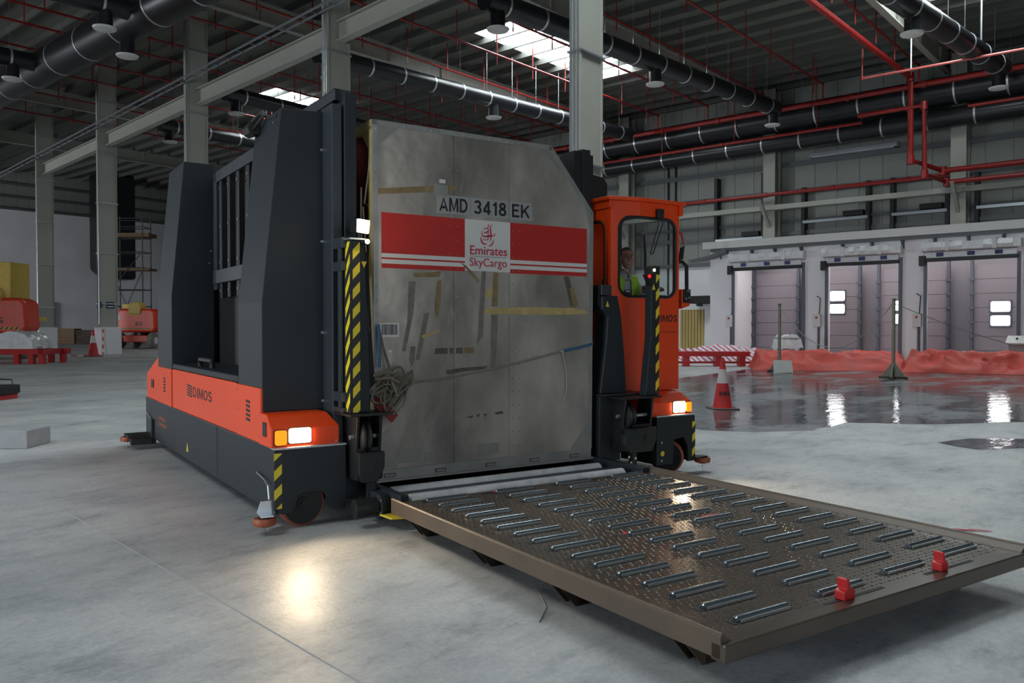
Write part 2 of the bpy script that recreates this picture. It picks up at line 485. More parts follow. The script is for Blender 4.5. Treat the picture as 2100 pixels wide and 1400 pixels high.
# rafters across the hall
for i, v in enumerate((-1.5, 11.9, 23.6, 34.9, 58.2, 72.6)):
    r = bthing('rafter', (12, v, CZ-.34), kind='structure')
    r['label'] = 'tapered steel rafter crossing under the roof purlins'; r['group'] = 'steel rafters under the roof'; r['category'] = 'beam'
    mb = MB()
    for z0, z1, w in ((CZ-.40, CZ-.34, .17), (CZ-1.30, CZ-1.24, .17)): mb.box(12, 52.5, v-w, v+w, z0, z1)
    mb.box(12, 52.5, v-.02, v+.02, CZ-1.25, CZ-.38)
    for x in range(14, 52, 4): mb.box(x, x+.03, v-.15, v+.15, CZ-1.25, CZ-.38)
    mb.build('rafter_web', BEIGE, r)

# ------------------------------------------------------------------ columns and tie beam
CPOS = [(22.5, 63.1), (21.45, 50.5), (20.37, 37.9), (19.37, 25.5), (18.31, 13.1)]
CLAB = ['grey steel column on white plinth furthest down the hall', 'grey steel column on white plinth behind the slim traffic cone',
        'grey steel column rising behind the rear tower of the loader', 'grey steel column rising behind the front mast of the loader',
        'grey steel column with conduits above the orange cab']
def column(x, y, label, conduits):
    c = bthing('column', (x, y, 0), label, 'column', 'tall steel columns of the hall', 'structure')
    mb = MB()
    for sx in (-1, 1): mb.box(x+sx*.50-.03, x+sx*.50+.03, y-.18, y+.18, 1.6, CZ-.4)
    mb.box(x-.48, x+.48, y-.14, y-.09, 1.6, CZ-.4)
    mb.box(x-.48, x+.48, y+.09, y+.14, 1.6, CZ-.4)
    mb.build('shaft', BEIGE, c)
    MB().box(x-.62, x+.62, y-.44, y+.44, 0, 1.62).build('plinth', WHITEW, c, bev=.03)
    if conduits:
        for k in range(conduits):
            MB().tube([(x-.56, y-.12+.12*k, 1.8), (x-.56, y-.12+.12*k, CZ-1)], .028, 6).build('conduit', GALV, c)
        for z in range(3, 16, 3): MB().box(x-.58, x+.58, y-.22, y+.22, z, z+.05).build('clamp', GALV, c)
    return c
for (x, y), l, k in zip(CPOS, CLAB, (1, 1, 1, 2, 3)): column(x, y, l, k)
for i in range(4):
    (x0, y0), (x1, y1) = CPOS[i], CPOS[i+1]
    r = bthing('tie_beam', (x1, y1, 12.4), None, None, None, 'structure')
    r['label'] = ['between the two furthest columns', 'between the middle columns of the row', 'between the two columns behind the loader', 'from the mast column to the cab column'][i]
    r['label'] = 'grey steel tie beam high up ' + r['label']; r['category'] = 'beam'; r['group'] = 'tie beams between columns'
    mb = MB(); d = Vector((x1-x0, y1-y0, 0)).normalized(); nrm = Vector((-d.y, d.x, 0))
    a = Vector((x0, y0, 0)) + d*.22; b = Vector((x1, y1, 0)) - d*.22
    for z0, z1, w in ((12.4, 12.45, .18), (13.1, 13.15, .18), (12.42, 13.12, .02)):
        q = lambda p, z: [(p + nrm*w + Vector((0,0,z)))[:], (p - nrm*w + Vector((0,0,z)))[:]]
        A0, A1 = q(a, z0); B0, B1 = q(b, z0); C0, C1 = q(a, z1); D0, D1 = q(b, z1)
        mb.hexa([A0, A1, B1, B0], [C0, C1, D1, D0])
    mb.build('girder', BEIGE, r)
# cable tray beside the row of columns
d = (Vector(CPOS[4]+(0,)) - Vector(CPOS[0]+(0,))).normalized(); nrm = Vector((-d.y, d.x, 0))
if nrm.x > 0: nrm = -nrm
a = Vector(CPOS[0]+(0,)) - d*14 + nrm*.85; b = Vector(CPOS[4]+(0,)) + d*4 + nrm*.85
tr = bthing('cable_tray', (a.x, a.y, 13.3), 'grey cable tray running along the row of columns below the roof', 'cable tray')
GT = mat('tray_steel', (112, 118, 124), .45, .3)
for s_ in (-.18, .18):
    p, q = a + nrm*s_, b + nrm*s_
    MB().tube([(p.x, p.y, 13.4), (q.x, q.y, 13.4)], .06, 4).build('side_rail', GT, tr)
mb = MB(); L_ = (b-a).length
for i in range(int(L_/1.2)):
    p = a + d*(i*1.2)
    mb.tube([(p + nrm*.18 + Vector((0,0,13.37)))[:], (p - nrm*.18 + Vector((0,0,13.37)))[:]], .025, 4)
mb.build('rung', GT, tr, kind='stuff')
for k in range(6):
    p = a + d*(3 + k*12.5)
    MB().tube([(p.x, p.y, 13.4), (p.x, p.y, CZ-.3)], .02, 5).build('hanger', GALV, tr)

# ------------------------------------------------------------------ walls
WX = 52.8
wr = MB().box(WX+.06, WX+.4, -12, 92, 0, CZ+.2).build('wall_right', SHEET, None, kind='structure')
pmesh = MB().box(WX, WX+.06, .014, 1.366, 5.9, CZ-.1).mesh('panel', SHEET)
for i in range(75):
    o = bpy.data.objects.new('panel', pmesh); COL.objects.link(o); o.location = (0, -12+i*1.38, 0); o.parent = wr
MB().box(WX-.02, WX+.08, -12, 92, 0, 5.9).build('lower_wall', WHITEW, wr)
for z, h, dd in ((5.9, .26, .26), (7.65, .24, .24), (8.45, .2, .24), (10.4, .24, .24), (12.1, .3, .28), (14.1, .24, .24), (15.9, .24, .24)):
    MB().prism([(WX-dd, z), (WX-dd, z+h), (WX, z+h), (WX, z+h-.06), (WX-dd+.06, z+h-.06), (WX-dd+.06, z)], 'y', -12, 90).build('girt', GIRT, wr)
wb = MB().box(-20, 53.2, 92.06, 92.4, 0, CZ+.2).build('wall_back', SHEET, None, kind='structure')
pmesh = MB().box(.012, 1.138, 92.0, 92.06, 13.5, CZ-.1).mesh('panel', SHEET)
for i in range(31):
    o = bpy.data.objects.new('panel', pmesh); COL.objects.link(o); o.location = (16.4+i*1.15, 0, 0); o.parent = wb
MB().box(-20, 52.8, 91.97, 92.07, 0, 13.4).build('lower_wall', WHITEW, wb)
for z in (13.4, 14.6, 15.9): MB().box(-20, 52.8, 91.72, 91.97, z, z+.2).build('girt', GIRT, wb)
wl = MB().box(-20.4, -20, -12, 6, 0, CZ+.2).box(-20.4, -20, 18, 66, 0, CZ+.2).box(-20.4, -20, 78, 92, 0, CZ+.2).box(-20.4, -20, 6, 18, 7.2, CZ+.2).box(-20.4, -20, 66, 78, 7.2, CZ+.2).build('wall_left', SHEET, None, kind='structure')
wf = MB().box(-20, -7, -12.4, -12, 0, CZ+.2).box(3, 53.2, -12.4, -12, 0, CZ+.2).box(-7, 3, -12.4, -12, 7.2, CZ+.2).build('wall_front', SHEET, None, kind='structure')
WLAB = ['slim wall column beyond the right end of the dock', 'slim wall column above the second dock opening', 'slim wall column at the left end of the dock roof', 'slim wall column seen through the cab window']
for i, v in enumerate((0.1, 11.2, 22.3, 33.5, 44.7, 55.8, 67, 78.2)):
    c = bthing('column', (52.1, v, 0), WLAB[i] if i < 4 else 'slim wall column along the side wall behind the loader', 'column', 'slim columns against the side wall', 'structure')
    mb = MB()
    for x0 in (51.6, 52.46): mb.box(x0, x0+.05, v-.4, v+.4, 0, CZ-.4)
    mb.box(51.62, 52.48, v-.04, v+.04, 0, CZ-.4)
    mb.build('shaft', BEIGE, c)
    MB().prism([(51.6, 8.1), (51.6, 8.4), (50.3, 9.7), (50.1, 9.6)], 'y', v-.1, v+.1).build('bracket', BEIGE, c)
rb = MB().box(51.1, 51.54, -8, 48, 9.2, 9.5).build('trim_1', BEIGE, None, kind='structure')
for i, (v0, v1, z0, z1) in enumerate(((20.3, 16.3, 7.1, 10.6), (14.9, 11.9, 7.1, 10.6), (10.4, 6.0, 7.1, 10.4), (26.4, 23.0, 6.3, 11.9))):
    fr = bthing('door_rail_frame', (52.3, v0, z0), ['black rail frame on the wall between the first two wall columns', 'black rail frame on the wall above the second dock opening', 'black rail frame on the wall right of the red risers', 'tall black rail frame on the wall behind the mirrors of the cab'][i], 'frame', 'black rail frames on the side wall')
    for v in (v0, v1): MB().box(52.2, WX-.01, v-.11, v+.11, z0, z1).build('upright', DARK, fr)
    MB().box(52.18, 52.5, v1, v0, z0+1.2, z0+1.37).build('cross_bar', GALV, fr)
    MB().box(52.1, 52.5, v1+.24, v1+1.45, z0+1.45, z0+1.75).build('motor', BLACK, fr)
cp = bthing('cable_conduit', (52.5, 30.2, 2.6), 'pair of thin black conduits down the wall beside the cab', 'pipe')
for k in (0, .6): MB().tube([(WX-.09, 30.4-k, 2.55), (WX-.09, 30.4-k, 13.5)], .066, 6).build('conduit', BLACK, cp)
wl_ = bthing('strip_light', (52.2, 17, 12.4), 'long shiny light fitting high on the side wall', 'lamp')
MB().box(52.1, WX-.01, 14.6, 19.9, 12.45, 12.7).build('housing', GALV, wl_, bev=.02)
MB().box(52.15, 52.5, 14.8, 19.7, 12.39, 12.45).build('reflector', SCREW, wl_)

# ------------------------------------------------------------------ air ducts
def duct(label, p0, p1, r, nband, outs=(), group='black air ducts under the roof', bump=None):
    p0, p1 = Vector(p0), Vector(p1)
    o = bthing('air_duct', p0[:], label, 'duct', group)
    MB().tube([p0[:], p0.lerp(p1, .33)[:], p0.lerp(p1, .66)[:], p1[:]], r, 20).build('tube', DUCT, o, smooth=True)
    d = (p1-p0).normalized()
    bm_ = None
    for i in range(nband):
        c = p0.lerp(p1, (i+.5)/nband)
        a = MB(); a.tube([(c-d*.05)[:], (c+d*.05)[:]], r+.015, 20)
        a.build('band', BAND, o, smooth=True)
        MB().tube([(c.x, c.y, c.z+r), (c.x, c.y, CZ-.3)], .012, 4).build('hanger', GALV, o)
    for t in outs:
        c = p0.lerp(p1, t)
        k = MB().lathe([(.3, c.z-r-.55), (.3, c.z-r*.7)], (c.x, c.y, 0), 'z', 14).build('outlet_neck', DUCT, o, smooth=True)
        MB().lathe([(.16, c.z-r-.66), (.42, c.z-r-.62), (.46, c.z-r-.55), (.3, c.z-r-.52)], (c.x, c.y, 0), 'z', 16).build('diffuser', WHITEP, k, BASE[k.name])
    return o
duct('black round duct with silver bands passing above the container', (23.4, 32.3, 14.5), (46.9, 30.1, 14.5), .42, 12, (.03, .48))
duct('black round duct passing under the large bright roof light', (23.8, 21.9, 14.5), (46.9, 19.9, 14.5), .45, 11, (.03, .485, .985))
duct('shiny black round duct nearest the right end of the hall roof', (22, 10.9, 14.5), (46.9, 8.3, 14.5), .48, 12, (.55, .985))
duct('black round duct behind the rear tower of the loader, lit grey', (25, 51.1, 14.5), (46.9, 50.8, 14.5), .42, 10, (.03, .4))
duct('black round duct between the second and third column, near roof', (24, 41.5, 14.5), (46.9, 42.0, 14.5), .42, 10, (.03, .4))
duct('huge black main duct crossing the upper left of the hall', (15.85, 24, 14.5), (15.9, 90, 14.7), .82, 20, (.17,), 'main ducts')
duct('upper thick black duct along the side wall above the docks', (50.4, -8, 14.75), (50.4, 53, 14.75), .78, 24, (), 'wall ducts')
duct('lower black duct along the side wall above the docks', (50.8, -8, 13.35), (50.8, 55, 13.35), .55, 26, (), 'wall ducts')
for y_, z_ in ((33, 14.5), (43.2, 14.5), (53, 14.5)):
    duct('short black branch duct left of the main duct, with diffuser, %s' % {33: 'nearest', 43.2: 'middle one', 53: 'furthest'}[y_], (9, y_+1, z_), (15.2, y_+.6, z_), .42, 3, (.85,), 'branch ducts at the upper left')
vd = bthing('vertical_duct', (38, 88, 7), 'wide black vertical air duct on the far wall beside the scaffold', 'duct')
MB().prism([(36, 7.6), (37.2, 6.6), (39.8, 6.6), (39.8, CZ-.02), (36, CZ-.02)], 'y', 86.6, 89.2).build('tube', DUCT, vd, bev=.3)

# ------------------------------------------------------------------ sprinkler and fire pipes
def pipe(label, pts, r, hang=0, group='thin red sprinkler lines under the roof', seg=None, m=None, hangz=None, fit=0):
    o = bthing('sprinkler_pipe', pts[0], label, 'pipe', group)
    MB().tube(pts, r, 10).build('pipe', m or REDPIPE, o, smooth=True)
    a, b = Vector(pts[0]), Vector(pts[-1])
    for i in range(hang):
        c = a.lerp(b, (i+.5)/hang)
        MB().tube([c[:], (c.x, c.y, hangz or CZ-.05)], .03, 5).build('hanger', m or REDPIPE, o)
    for i, p in enumerate(pts[1:-1]):
        MB().lathe([(r*1.3, p[2]-r*1.5), (r*1.3, p[2]+r*1.5)], (p[0], p[1], 0), 'z', 10).build('elbow', REDPIPE, o)
    for i in range(fit):
        c = a.lerp(b, (i+.5)/fit); dd = (b-a).normalized()*.12
        MB().tube([(c-dd)[:], (c+dd)[:]], r*1.35, 10).build('coupling', REDPIPE, o)
    return o
SP = [(60.5, 'furthest down the hall'), (55, 'second furthest'), (50, 'just before the rear tower'), (46.6, 'behind the front tower top'), (42.9, 'crossing behind the third column'), (40.4, 'passing low behind the container top'),
      (36.2, 'left of the front mast'), (32.7, 'above the silver banded duct'), (29.0, 'lit by the large roof light, in front of it'), (25.3, 'crossing the bright roof light'),
      (21.5, 'above the cab side of the duct'), (17.85, 'crossing the ribbed roof right of the cab column'), (12.6, 'next to the thick red main')]
for v, t in SP:
    pipe('thin red sprinkler line on rods, ' + t, [(10, v, 16), (48.9, v, 16), (48.9, v, 15.1)], .055, 13)
pipe('thick red sprinkler main running to the side wall risers', [(24, 13.2, 15.25), (48.2, 12.85, 15.25), (48.2, 12.8, 10.75), (50.6, 11.76, 10.38), (50.6, -8, 10.38)], .155, 0, 'red fire mains', fit=0)
pipe('second red riser beside the thick one', [(48.2, 15.6, 13.6), (48.2, 12.15, 13.6), (48.2, 12.1, 9.9), (50.6, 11.56, 9.72), (50.6, -8, 9.7)], .14, 0, 'red fire mains')
pipe('long red pipe clipped to the side wall above the cab', [(51.0, 11.5, 10.17), (51.0, 72, 10.17)], .12, 0, 'red fire mains', fit=14)
pipe('red header pipe in front of the upper wall duct', [(49.0, -6, 14.95), (49.0, 43, 14.95)], .15, 9, 'red header pipes by the wall ducts', fit=12)
pipe('thinner red header pipe in front of the lower wall duct', [(49.5, 15.8, 13.5), (49.5, 37, 13.5)], .09, 4, 'red header pipes by the wall ducts', fit=6)
pipe('short thin red pipe by the lower wall duct, far right', [(49.5, -6, 13.5), (49.5, 10.3, 13.5)], .09, 3, 'red header pipes by the wall ducts', fit=3)
PINK = mat('pale_red_pipe', (188, 96, 90), .35, .2, .1, 2.)
pipe('pale pink pipe on long rods below the roof, upper right', [(42.6, 13.6, 15.5), (42.6, 13.6, 14.05), (43.1, -4, 14.05)], .06, 0, 'pale pipes', m=PINK)
o = bthing('hanger_rod', (42.8, 8.5, 14.1), 'pale hanger rods above the pink pipe', 'rod')
for v in (11.4, 8.4, 5.4): MB().tube([(42.85, v, 14.1), (42.85, v, CZ)], .04, 5).build('rod', GALV, o)

# ------------------------------------------------------------------ dock house
DX = 36.0
wd = bthing('wall_dock', (DX, 12, 0), kind='structure')
piers = [(17.3, 18.46), (12.95, 13.85), (9.0, 9.95), (4.6, 5.6), (-1, 1)]
for a, b in piers: MB().box(DX, DX+.5, a, b, 0, 4.9).build('pier', WHITEW, wd)
MB().box(DX-.015, DX+.5, -1, 18.465, 4.75, 5.2).build('header', WHITEW, wd)
MB().box(DX+.4, 43.9, 18.2, 18.46, 0, 5.3).build('side_wall', WHITEW, wd)
MB().box(40.6, 40.8, -1, 18.3, 0, 5.2).build('rear_wall', mat('grey_dock_wall', (150, 146, 152), .6), wd)
MB().box(DX-.25, 43.9, -1, 18.75, 5.35, 5.68).build('roof_edge', WHITEP, wd)
MB().box(DX-.12, DX+.3, -1, 18.4, 5.2, 5.36).build('channel', GIRT, wd)
for v in (17.9, 16.3, 15.2, 14, 12.2, 11, 9.8, 8.6, 7.4, 6.2): MB().prism([(DX-.02, 5.2), (DX-.35, 5.2), (DX-.02, 4.85)], 'y', v-.04, v+.04).build('bracket', GIRT, wd)
pd = bthing('folded_awning', (DX-.5, 18.6, 5.0), 'small grey folded awning at the left corner of the dock roof', 'awning')
MB().prism([(17.5, 5.28), (18.3, 5.0), (19.3, 4.86), (19.3, 4.76), (18.25, 4.88), (17.5, 5.1)], 'x', DX-.6, DX).build('canvas', GIRT, pd)
opens = [(13.98, 17.2), (9.95, 12.85), (5.75, 8.9)]
DOORP = mat('dock_door_panel', (140, 132, 138), .5, 0, .06, 1.)
RAIL = mat('dock_rail', (92, 96, 106), .45, .3)
BLUEM = mat('blue_curtain', (52, 62, 110), .6)
side = ['left', 'middle', 'right']
for i, (a, b) in enumerate(opens):
    c = bthing('rolled_curtain', (DX-.3, (a+b)/2, 4.6), 'plastic-wrapped curtain roll above the %s dock opening' % side[i], 'roll', 'wrapped rolls over the dock openings')
    mb = MB(); n_ = 14
    for k in range(n_):
        t0, t1 = a-.15+(b-a+.3)*k/n_, a-.15+(b-a+.3)*(k+1)/n_
        j = random.uniform(-.03, .03)
        mb.prism([(DX-.42+j, 4.68), (DX-.46-j, 4.8+j), (DX-.42, 5.0+j), (DX-.02, 5.0), (DX-.02, 4.62)], 'y', t0, t1)
    mb.build('wrap', PLASTIC, c)
    for k in (.2, .72): MB().box(DX-.48, DX-.02, a+(b-a)*k, a+(b-a)*k+.14, 4.64, 5.04).build('tie_band', WHITEP, c)
    MB().box(DX-.2, DX-.05, a, b, 4.4, 4.62).build('guard', PLASTIC, c)
    for k in (.15, .45, .8): MB().box(DX-.22, DX-.2, a+(b-a)*k, a+(b-a)*k+.26, 4.44, 4.6).build('blue_patch', BLUEM, c)
    MB().box(DX-.24, DX-.08, a-.02, b+.02, 4.25, 4.4).build('bottom_bar', DARK, c)
    for v in (a-.05, b+.05): MB().box(DX-.12, DX-.01, v-.06, v+.06, 0, 4.5).build('guide_rail', RAIL, c)
    MB().box(DX-.3, DX-.02, b+.03, b+.25, 4.1, 4.5).build('motor', DARK, c)
# dock doors deeper inside
wins = [[(14.22, 13.55)], [(11.25, 10.5)], [(7.42, 6.67)]]
doors = [(15.8, 18.1, []), (12.85, 15.25, [(14.25, 13.56, 3.37, 2.9), (14.25, 13.56, 2.74, 2.3)]), (9.05, 12.0, [(11.3, 10.55, 2.84, 2.4), (11.3, 10.55, 2.23, 1.8)]), (4.6, 8.13, [(7.41, 6.68, 2.74, 2.3), (7.41, 6.68, 2.13, 1.7)])]
WINM = emit('dock_window_daylight', (252, 252, 255), 7.)
for i, (a, b, ws) in enumerate(doors):
    d = bthing('door_%d' % (i+1), (40.2, (a+b)/2, 0), kind='structure')
    for k in range(7):
        MB().box(40.2, 40.26, a+.02, b-.02, .62*k+.008, .62*k+.612).build('section', DOORP, d)
    for v in (a, b):
        rl = MB().box(40.05, 40.25, v-.06, v+.06, 0, 4.6).build('track', RAIL, d)
        for k in range(1, 7): MB().box(40.0, 40.06, v-.1, v+.1, .62*k-.06, .62*k+.06).build('roller_bracket', RAIL, rl)
    for (y0, y1, z1, z0) in ws:
        f = MB().box(40.16, 40.2, y1-.05, y0+.05, z0-.05, z1+.05).build('window_frame', RAIL, d)
        polymesh('pane', [(40.15, y, z) for y, z in rrect(y1, y0, z0, z1, .07, 3)], WINM, f)
for i, (v, s_) in enumerate(((17.42, 'left'), (13.3, 'middle'), (9.25, 'right'))):
    b = bthing('control_box', (DX-.1, v, 1.9), 'small white control box on the pier at the %s dock opening' % s_, 'box', 'control boxes on the piers')
    MB().box(DX-.16, DX, v-.17, v+.17, 1.65, 2.2).build('case', WHITEP, b, bev=.02)
    MB().lathe([(.05, DX-.2), (.05, DX-.16)], (0, v, 2.05), 'x', 8).build('button', LIGHTRED, b)
    MB().tube([(DX-.05, v-.05, 1.65), (DX-.05, v-.05, 0)], .05, 6).build('conduit', GIRT, b)
    MB().tube([(DX-.05, v-.08, 2.2), (DX-.05, v-.12, 2.9), (DX-.1, v+.02, 3.0)], .02, 5).build('cable', DARK, b)
pnl = bthing('metal_panel', (52.6, 28.4, 0), 'ribbed beige metal door panel standing against the white wall', 'panel')
RIBM = mat('beige_sheet', (190, 168, 110), .5, 0, .06, 1.)
for k in range(8):
    v = 27.5 + k*.24
    MB().prism([(WX-.02, v), (WX-.02, v+.23), (WX-.14, v+.18), (WX-.14, v+.06)], 'z', 0.0, 2.88).build('rib', RIBM, pnl)
hv = bthing('wall_heater', (52, 26.8, 3.3), 'black box unit on the white wall beside the cab mirror', 'box')
MB().box(51.4, WX-.02, 25.5, 28.0, 3.27, 3.8).build('case', BLACK, hv, bev=.04)
for v in (25.8, 27.7): MB().box(52.0, WX-.02, v-.05, v+.05, 3.1, 3.27).build('bracket', GIRT, hv)

# ------------------------------------------------------------------ roller platform in front of the loader
RAILP = mat('brown_rail_paint', (82, 70, 58), .5, .1, .15, 3.)
pf = vthing('roller_platform', (4.1, 4.2, 0), 'low brown roller platform lying on the floor before the container', 'platform')
MB().box(2.79, 5.43, 2.54, 5.90, .18, .25).build('deck_plate', BROWN, pf)
sm = MB(); row = 0
y = 2.62
while y < 5.86:
    x = 2.84 + (.02 if row % 2 else 0); k = row
    while x < 5.40:
        a = R(45 if k % 2 else -45); dx, dy = math.cos(a)*.013, math.sin(a)*.013; ex, ey = -dy*.35, dx*.35
        sm.add([(x-dx, y-dy, .2499), (x+ex, y+ey, .2499), (x+dx, y+dy, .2499), (x-ex, y-ey, .2499), (x-dx*.5, y-dy*.5, .2535), (x+dx*.5, y+dy*.5, .2535)],
               [(0, 3, 4), (3, 2, 5, 4), (2, 1, 5), (1, 0, 4, 5)])
        x += .04; k += 1
    y += .04; row += 1
def fastbuild(mb, name, m, parent, **kw):
    off = BASE[parent.name]; me = bpy.data.meshes.new(name)
    me.from_pydata([(p[0]-off[0], p[1]-off[1], p[2]-off[2]) for p in mb.v], [], mb.f); me.materials.append(m)
    o = bpy.data.objects.new(name, me); COL.objects.link(o); o.parent = parent
    for k, v in kw.items(): o[k] = v
    return o
TREAD = mat('tread_stud_paint', (86, 75, 64), .22, .45)
fastbuild(sm, 'tread_stud', TREAD, pf, kind='stuff')
for s_, x0 in ((1, 2.735), (-1, 5.485)):
    X = lambda d: x0 + s_*d
    MB().prism([(X(0), .178), (X(0), .285), (X(.006), .295), (X(.016), .297), (X(.022), .292), (X(.030), .283), (X(.075), .251), (X(.08), .178)], 'y', 2.50, 5.93).build('side_rail', RAILP, pf, bev=.003)
MB().box(2.735, 5.485, 2.475, 2.56, .166, .252).build('end_beam', BROWN, pf, bev=.008)
MB().box(2.80, 5.42, 5.88, 5.94, .15, .252).build('end_beam', BROWN, pf, bev=.008)
for y in (2.86, 3.87, 4.82, 5.78):
    ft = MB()
    ft.box(2.97, 5.3, y-.05, y-.043, .0, .18).box(2.97, 5.3, y+.043, y+.05, 0, .18).box(2.97, 5.3, y-.05, y+.05, 0, .008)
    f_ = ft.build('cross_bearer', BROWN, pf)
    for yy in (y-.05, y+.043): MB().prism([(2.79, .18), (2.95, 0), (3.06, 0), (3.06, .18)], 'y', yy, yy+.007).build('gusset', BROWN, f_)
POCK = mat('roller_pocket', (20, 20, 21), .7)
p0 = r0 = None
for c, xc in enumerate((3.0, 3.655, 4.285, 4.925)):
    for k in range(16):
        yc = 2.655 + k*.2125 + c*.03*(1-k/15)
        if p0 is None:
            r0 = MB().lathe([(.013, 0), (.021, .008), (.021, .372), (.013, .38)], (xc, yc, .257), 'x', 14).build('roller', mat('zinc_roller', (128, 138, 146), .25, .85), pf, smooth=True)
            p0 = MB().box(xc-.03, xc+.385, yc-.03, yc+.03, .2495, .2522).build('roller_pocket', POCK, r0)
            # galvanised channel strip beside the roller
            s0 = MB().prism([(yc-.031, .2522), (yc-.031, .266), (yc-.026, .266), (yc-.026, .2522)], 'x', xc+.01, xc+.37).build('channel', GALV, r0)
            org = (xc, yc)
        else:
            d_ = (xc-org[0], yc-org[1], 0)
            r = dup(r0, pf, d_)
            dup(p0, r); dup(s0, r)
def stop(x, y, up, w=.09):
    if up:
        o = MB().prism([(x, .252), (x+w, .252), (x+w, .295), (x+w*.6, .315), (x+w*.45, .36), (x+w*.2, .36), (x+w*.25, .305), (x, .295)], 'y', y-.03, y+.03).build('stop', LIGHTRED, pf, bev=.004)
    else:
        o = MB().box(x, x+.14, y-.02, y+.02, .251, .262).build('stop', LIGHTRED, pf, bev=.004)
    MB().box(x-.12, x+.38, y-.012, y+.012, .2345, .2525).build('slot', POCK, o)
stop(3.69, 2.575, 1); stop(4.6, 2.58, 1, .07)
stop(3.645, 4.19, 0); stop(4.45, 4.24, 0); stop(3.65, 5.86, 0); stop(4.40, 5.86, 0)

# ------------------------------------------------------------------ air cargo container
FY = 6.65
ct = vthing('cargo_container', (4.12, 8.2, .285), 'tall worn aluminium air cargo container with red stripe and slanted corner', 'container')
outline = [(2.91, .39), (5.335, .39), (5.355, 2.83), (4.82, 3.455), (2.905, 3.455)]
def clip(poly, x0, x1):
    def cut(p, f, xi):
        o = []
        for i in range(len(p)):
            a, b = p[i], p[(i+1) % len(p)]
            if f(a[0]): o.append(a)
            if f(a[0]) != f(b[0]):
                t = (xi-a[0])/(b[0]-a[0]); o.append((xi, a[1]+t*(b[1]-a[1])))
        return o
    return cut(cut(poly, lambda x: x >= x0, x0), lambda x: x <= x1, x1)
def alu_panel():
    m = bpy.data.materials.new('dented_aluminium'); m.use_nodes = True
    nt = m.node_tree; L = nt.links.new; b = nt.nodes['Principled BSDF']
    tc = nt.nodes.new('ShaderNodeTexCoord')
    def nz(s, det, sc=(1, 1, 1)):
        mp = nt.nodes.new('ShaderNodeMapping'); mp.inputs['Scale'].default_value = sc; L(tc.outputs['Object'], mp.inputs['Vector'])
        n = nt.nodes.new('ShaderNodeTexNoise'); n.inputs['Scale'].default_value = s; n.inputs['Detail'].default_value = det
        L(mp.outputs[0], n.inputs['Vector']); return n.outputs['Fac']
    r = nt.nodes.new('ShaderNodeValToRGB'); e = r.color_ramp.elements
    e[0].position = .32; e[0].color = lin((120, 117, 111)); e[1].position = .7; e[1].color = lin((192, 185, 176))
    q = e.new(.5); q.color = lin((156, 151, 144))
    L(nz(1.3, 7, (1, 1, .6)), r.inputs['Fac'])
    sc = nt.nodes.new('ShaderNodeValToRGB'); e = sc.color_ramp.elements
    e[0].position = .66; e[0].color = (0, 0, 0, 1); e[1].position = .78; e[1].color = (1, 1, 1, 1)
    L(nz(3.2, 8, (2.4, 1, .5)), sc.inputs['Fac'])
    mx = nt.nodes.new('ShaderNodeMix'); mx.data_type = 'RGBA'; mx.inputs[7].default_value = lin((182, 180, 176))
    L(sc.outputs[0], mx.inputs[0]); L(r.outputs[0], mx.inputs[6]); L(mx.outputs[2], b.inputs['Base Color'])
    b.inputs['Metallic'].default_value = .45; b.inputs['Roughness'].default_value = .36
    bp = nt.nodes.new('ShaderNodeBump'); bp.inputs['Strength'].default_value = .65; bp.inputs['Distance'].default_value = .05
    L(nz(2.0, 3), bp.inputs['Height'])
    bp2 = nt.nodes.new('ShaderNodeBump'); bp2.inputs['Strength'].default_value = .08; bp2.inputs['Distance'].default_value = .01
    L(nz(60, 3, (4, 1, .3)), bp2.inputs['Height']); L(bp.outputs[0], bp2.inputs['Normal']); L(bp2.outputs[0], b.inputs['Normal'])
    return m
ALUP = alu_panel()
for x0, x1 in ((2.9, 3.705), (3.709, 4.316), (4.32, 5.4)):
    MB().prism(clip(outline, x0, x1), 'y', FY, FY+.03).build('front_sheet', ALUP, ct)
# edge profiles around the face
edge = [(2.905, .39), (2.905, 3.455), (4.82, 3.455), (5.355, 2.83), (5.335, .39)]
for (a, b) in zip(edge[:-1], edge[1:]):
    d_ = Vector((b[0]-a[0], 0, b[1]-a[1])).normalized(); n_ = Vector((d_.z, 0, -d_.x)) * .045
    A, B_ = Vector((a[0], 0, a[1])), Vector((b[0], 0, b[1]))
    mb = MB(); q = [A, B_, B_+n_, A+n_]
    mb.hexa([(p.x, FY-.006, p.z) for p in q], [(p.x, FY+.06, p.z) for p in q]); mb.build('edge_profile', ALUF, ct)
for poly in ([(2.91, 3.45), (3.2, 3.45), (2.91, 3.2)], [(4.62, 3.45), (4.82, 3.45), (5.0, 3.24), (4.92, 3.22), (4.76, 3.36)], [(5.2, 3.005), (5.35, 2.83), (5.345, 2.55), (5.27, 2.80)],
             [(5.335, .4), (5.335, .68), (5.3, .68), (5.06, .4)], [(2.915, .4), (3.14, .4), (3.10, .46), (2.915, .64)]):
    MB().prism(poly, 'y', FY-.004, FY+.004).build('corner_gusset', ALU, ct)
rv = MB()
for x in (3.665, 3.745, 4.36, 4.44):
    z = .5
    while z < 3.3: rv.lathe([(.008, FY-.0005), (.004, FY-.004)], (x, 0, z), 'y', 6); z += .13
for k in range(26):
    rv.lathe([(.007, FY-.006), (.004, FY-.010)], (2.93, 0, .5+k*.115), 'y', 6)
    rv.lathe([(.007, FY-.006), (.004, FY-.010)], (3.0+k*.068, 0, 3.425), 'y', 6)
rv.build('rivet', ALUF, ct, kind='stuff')
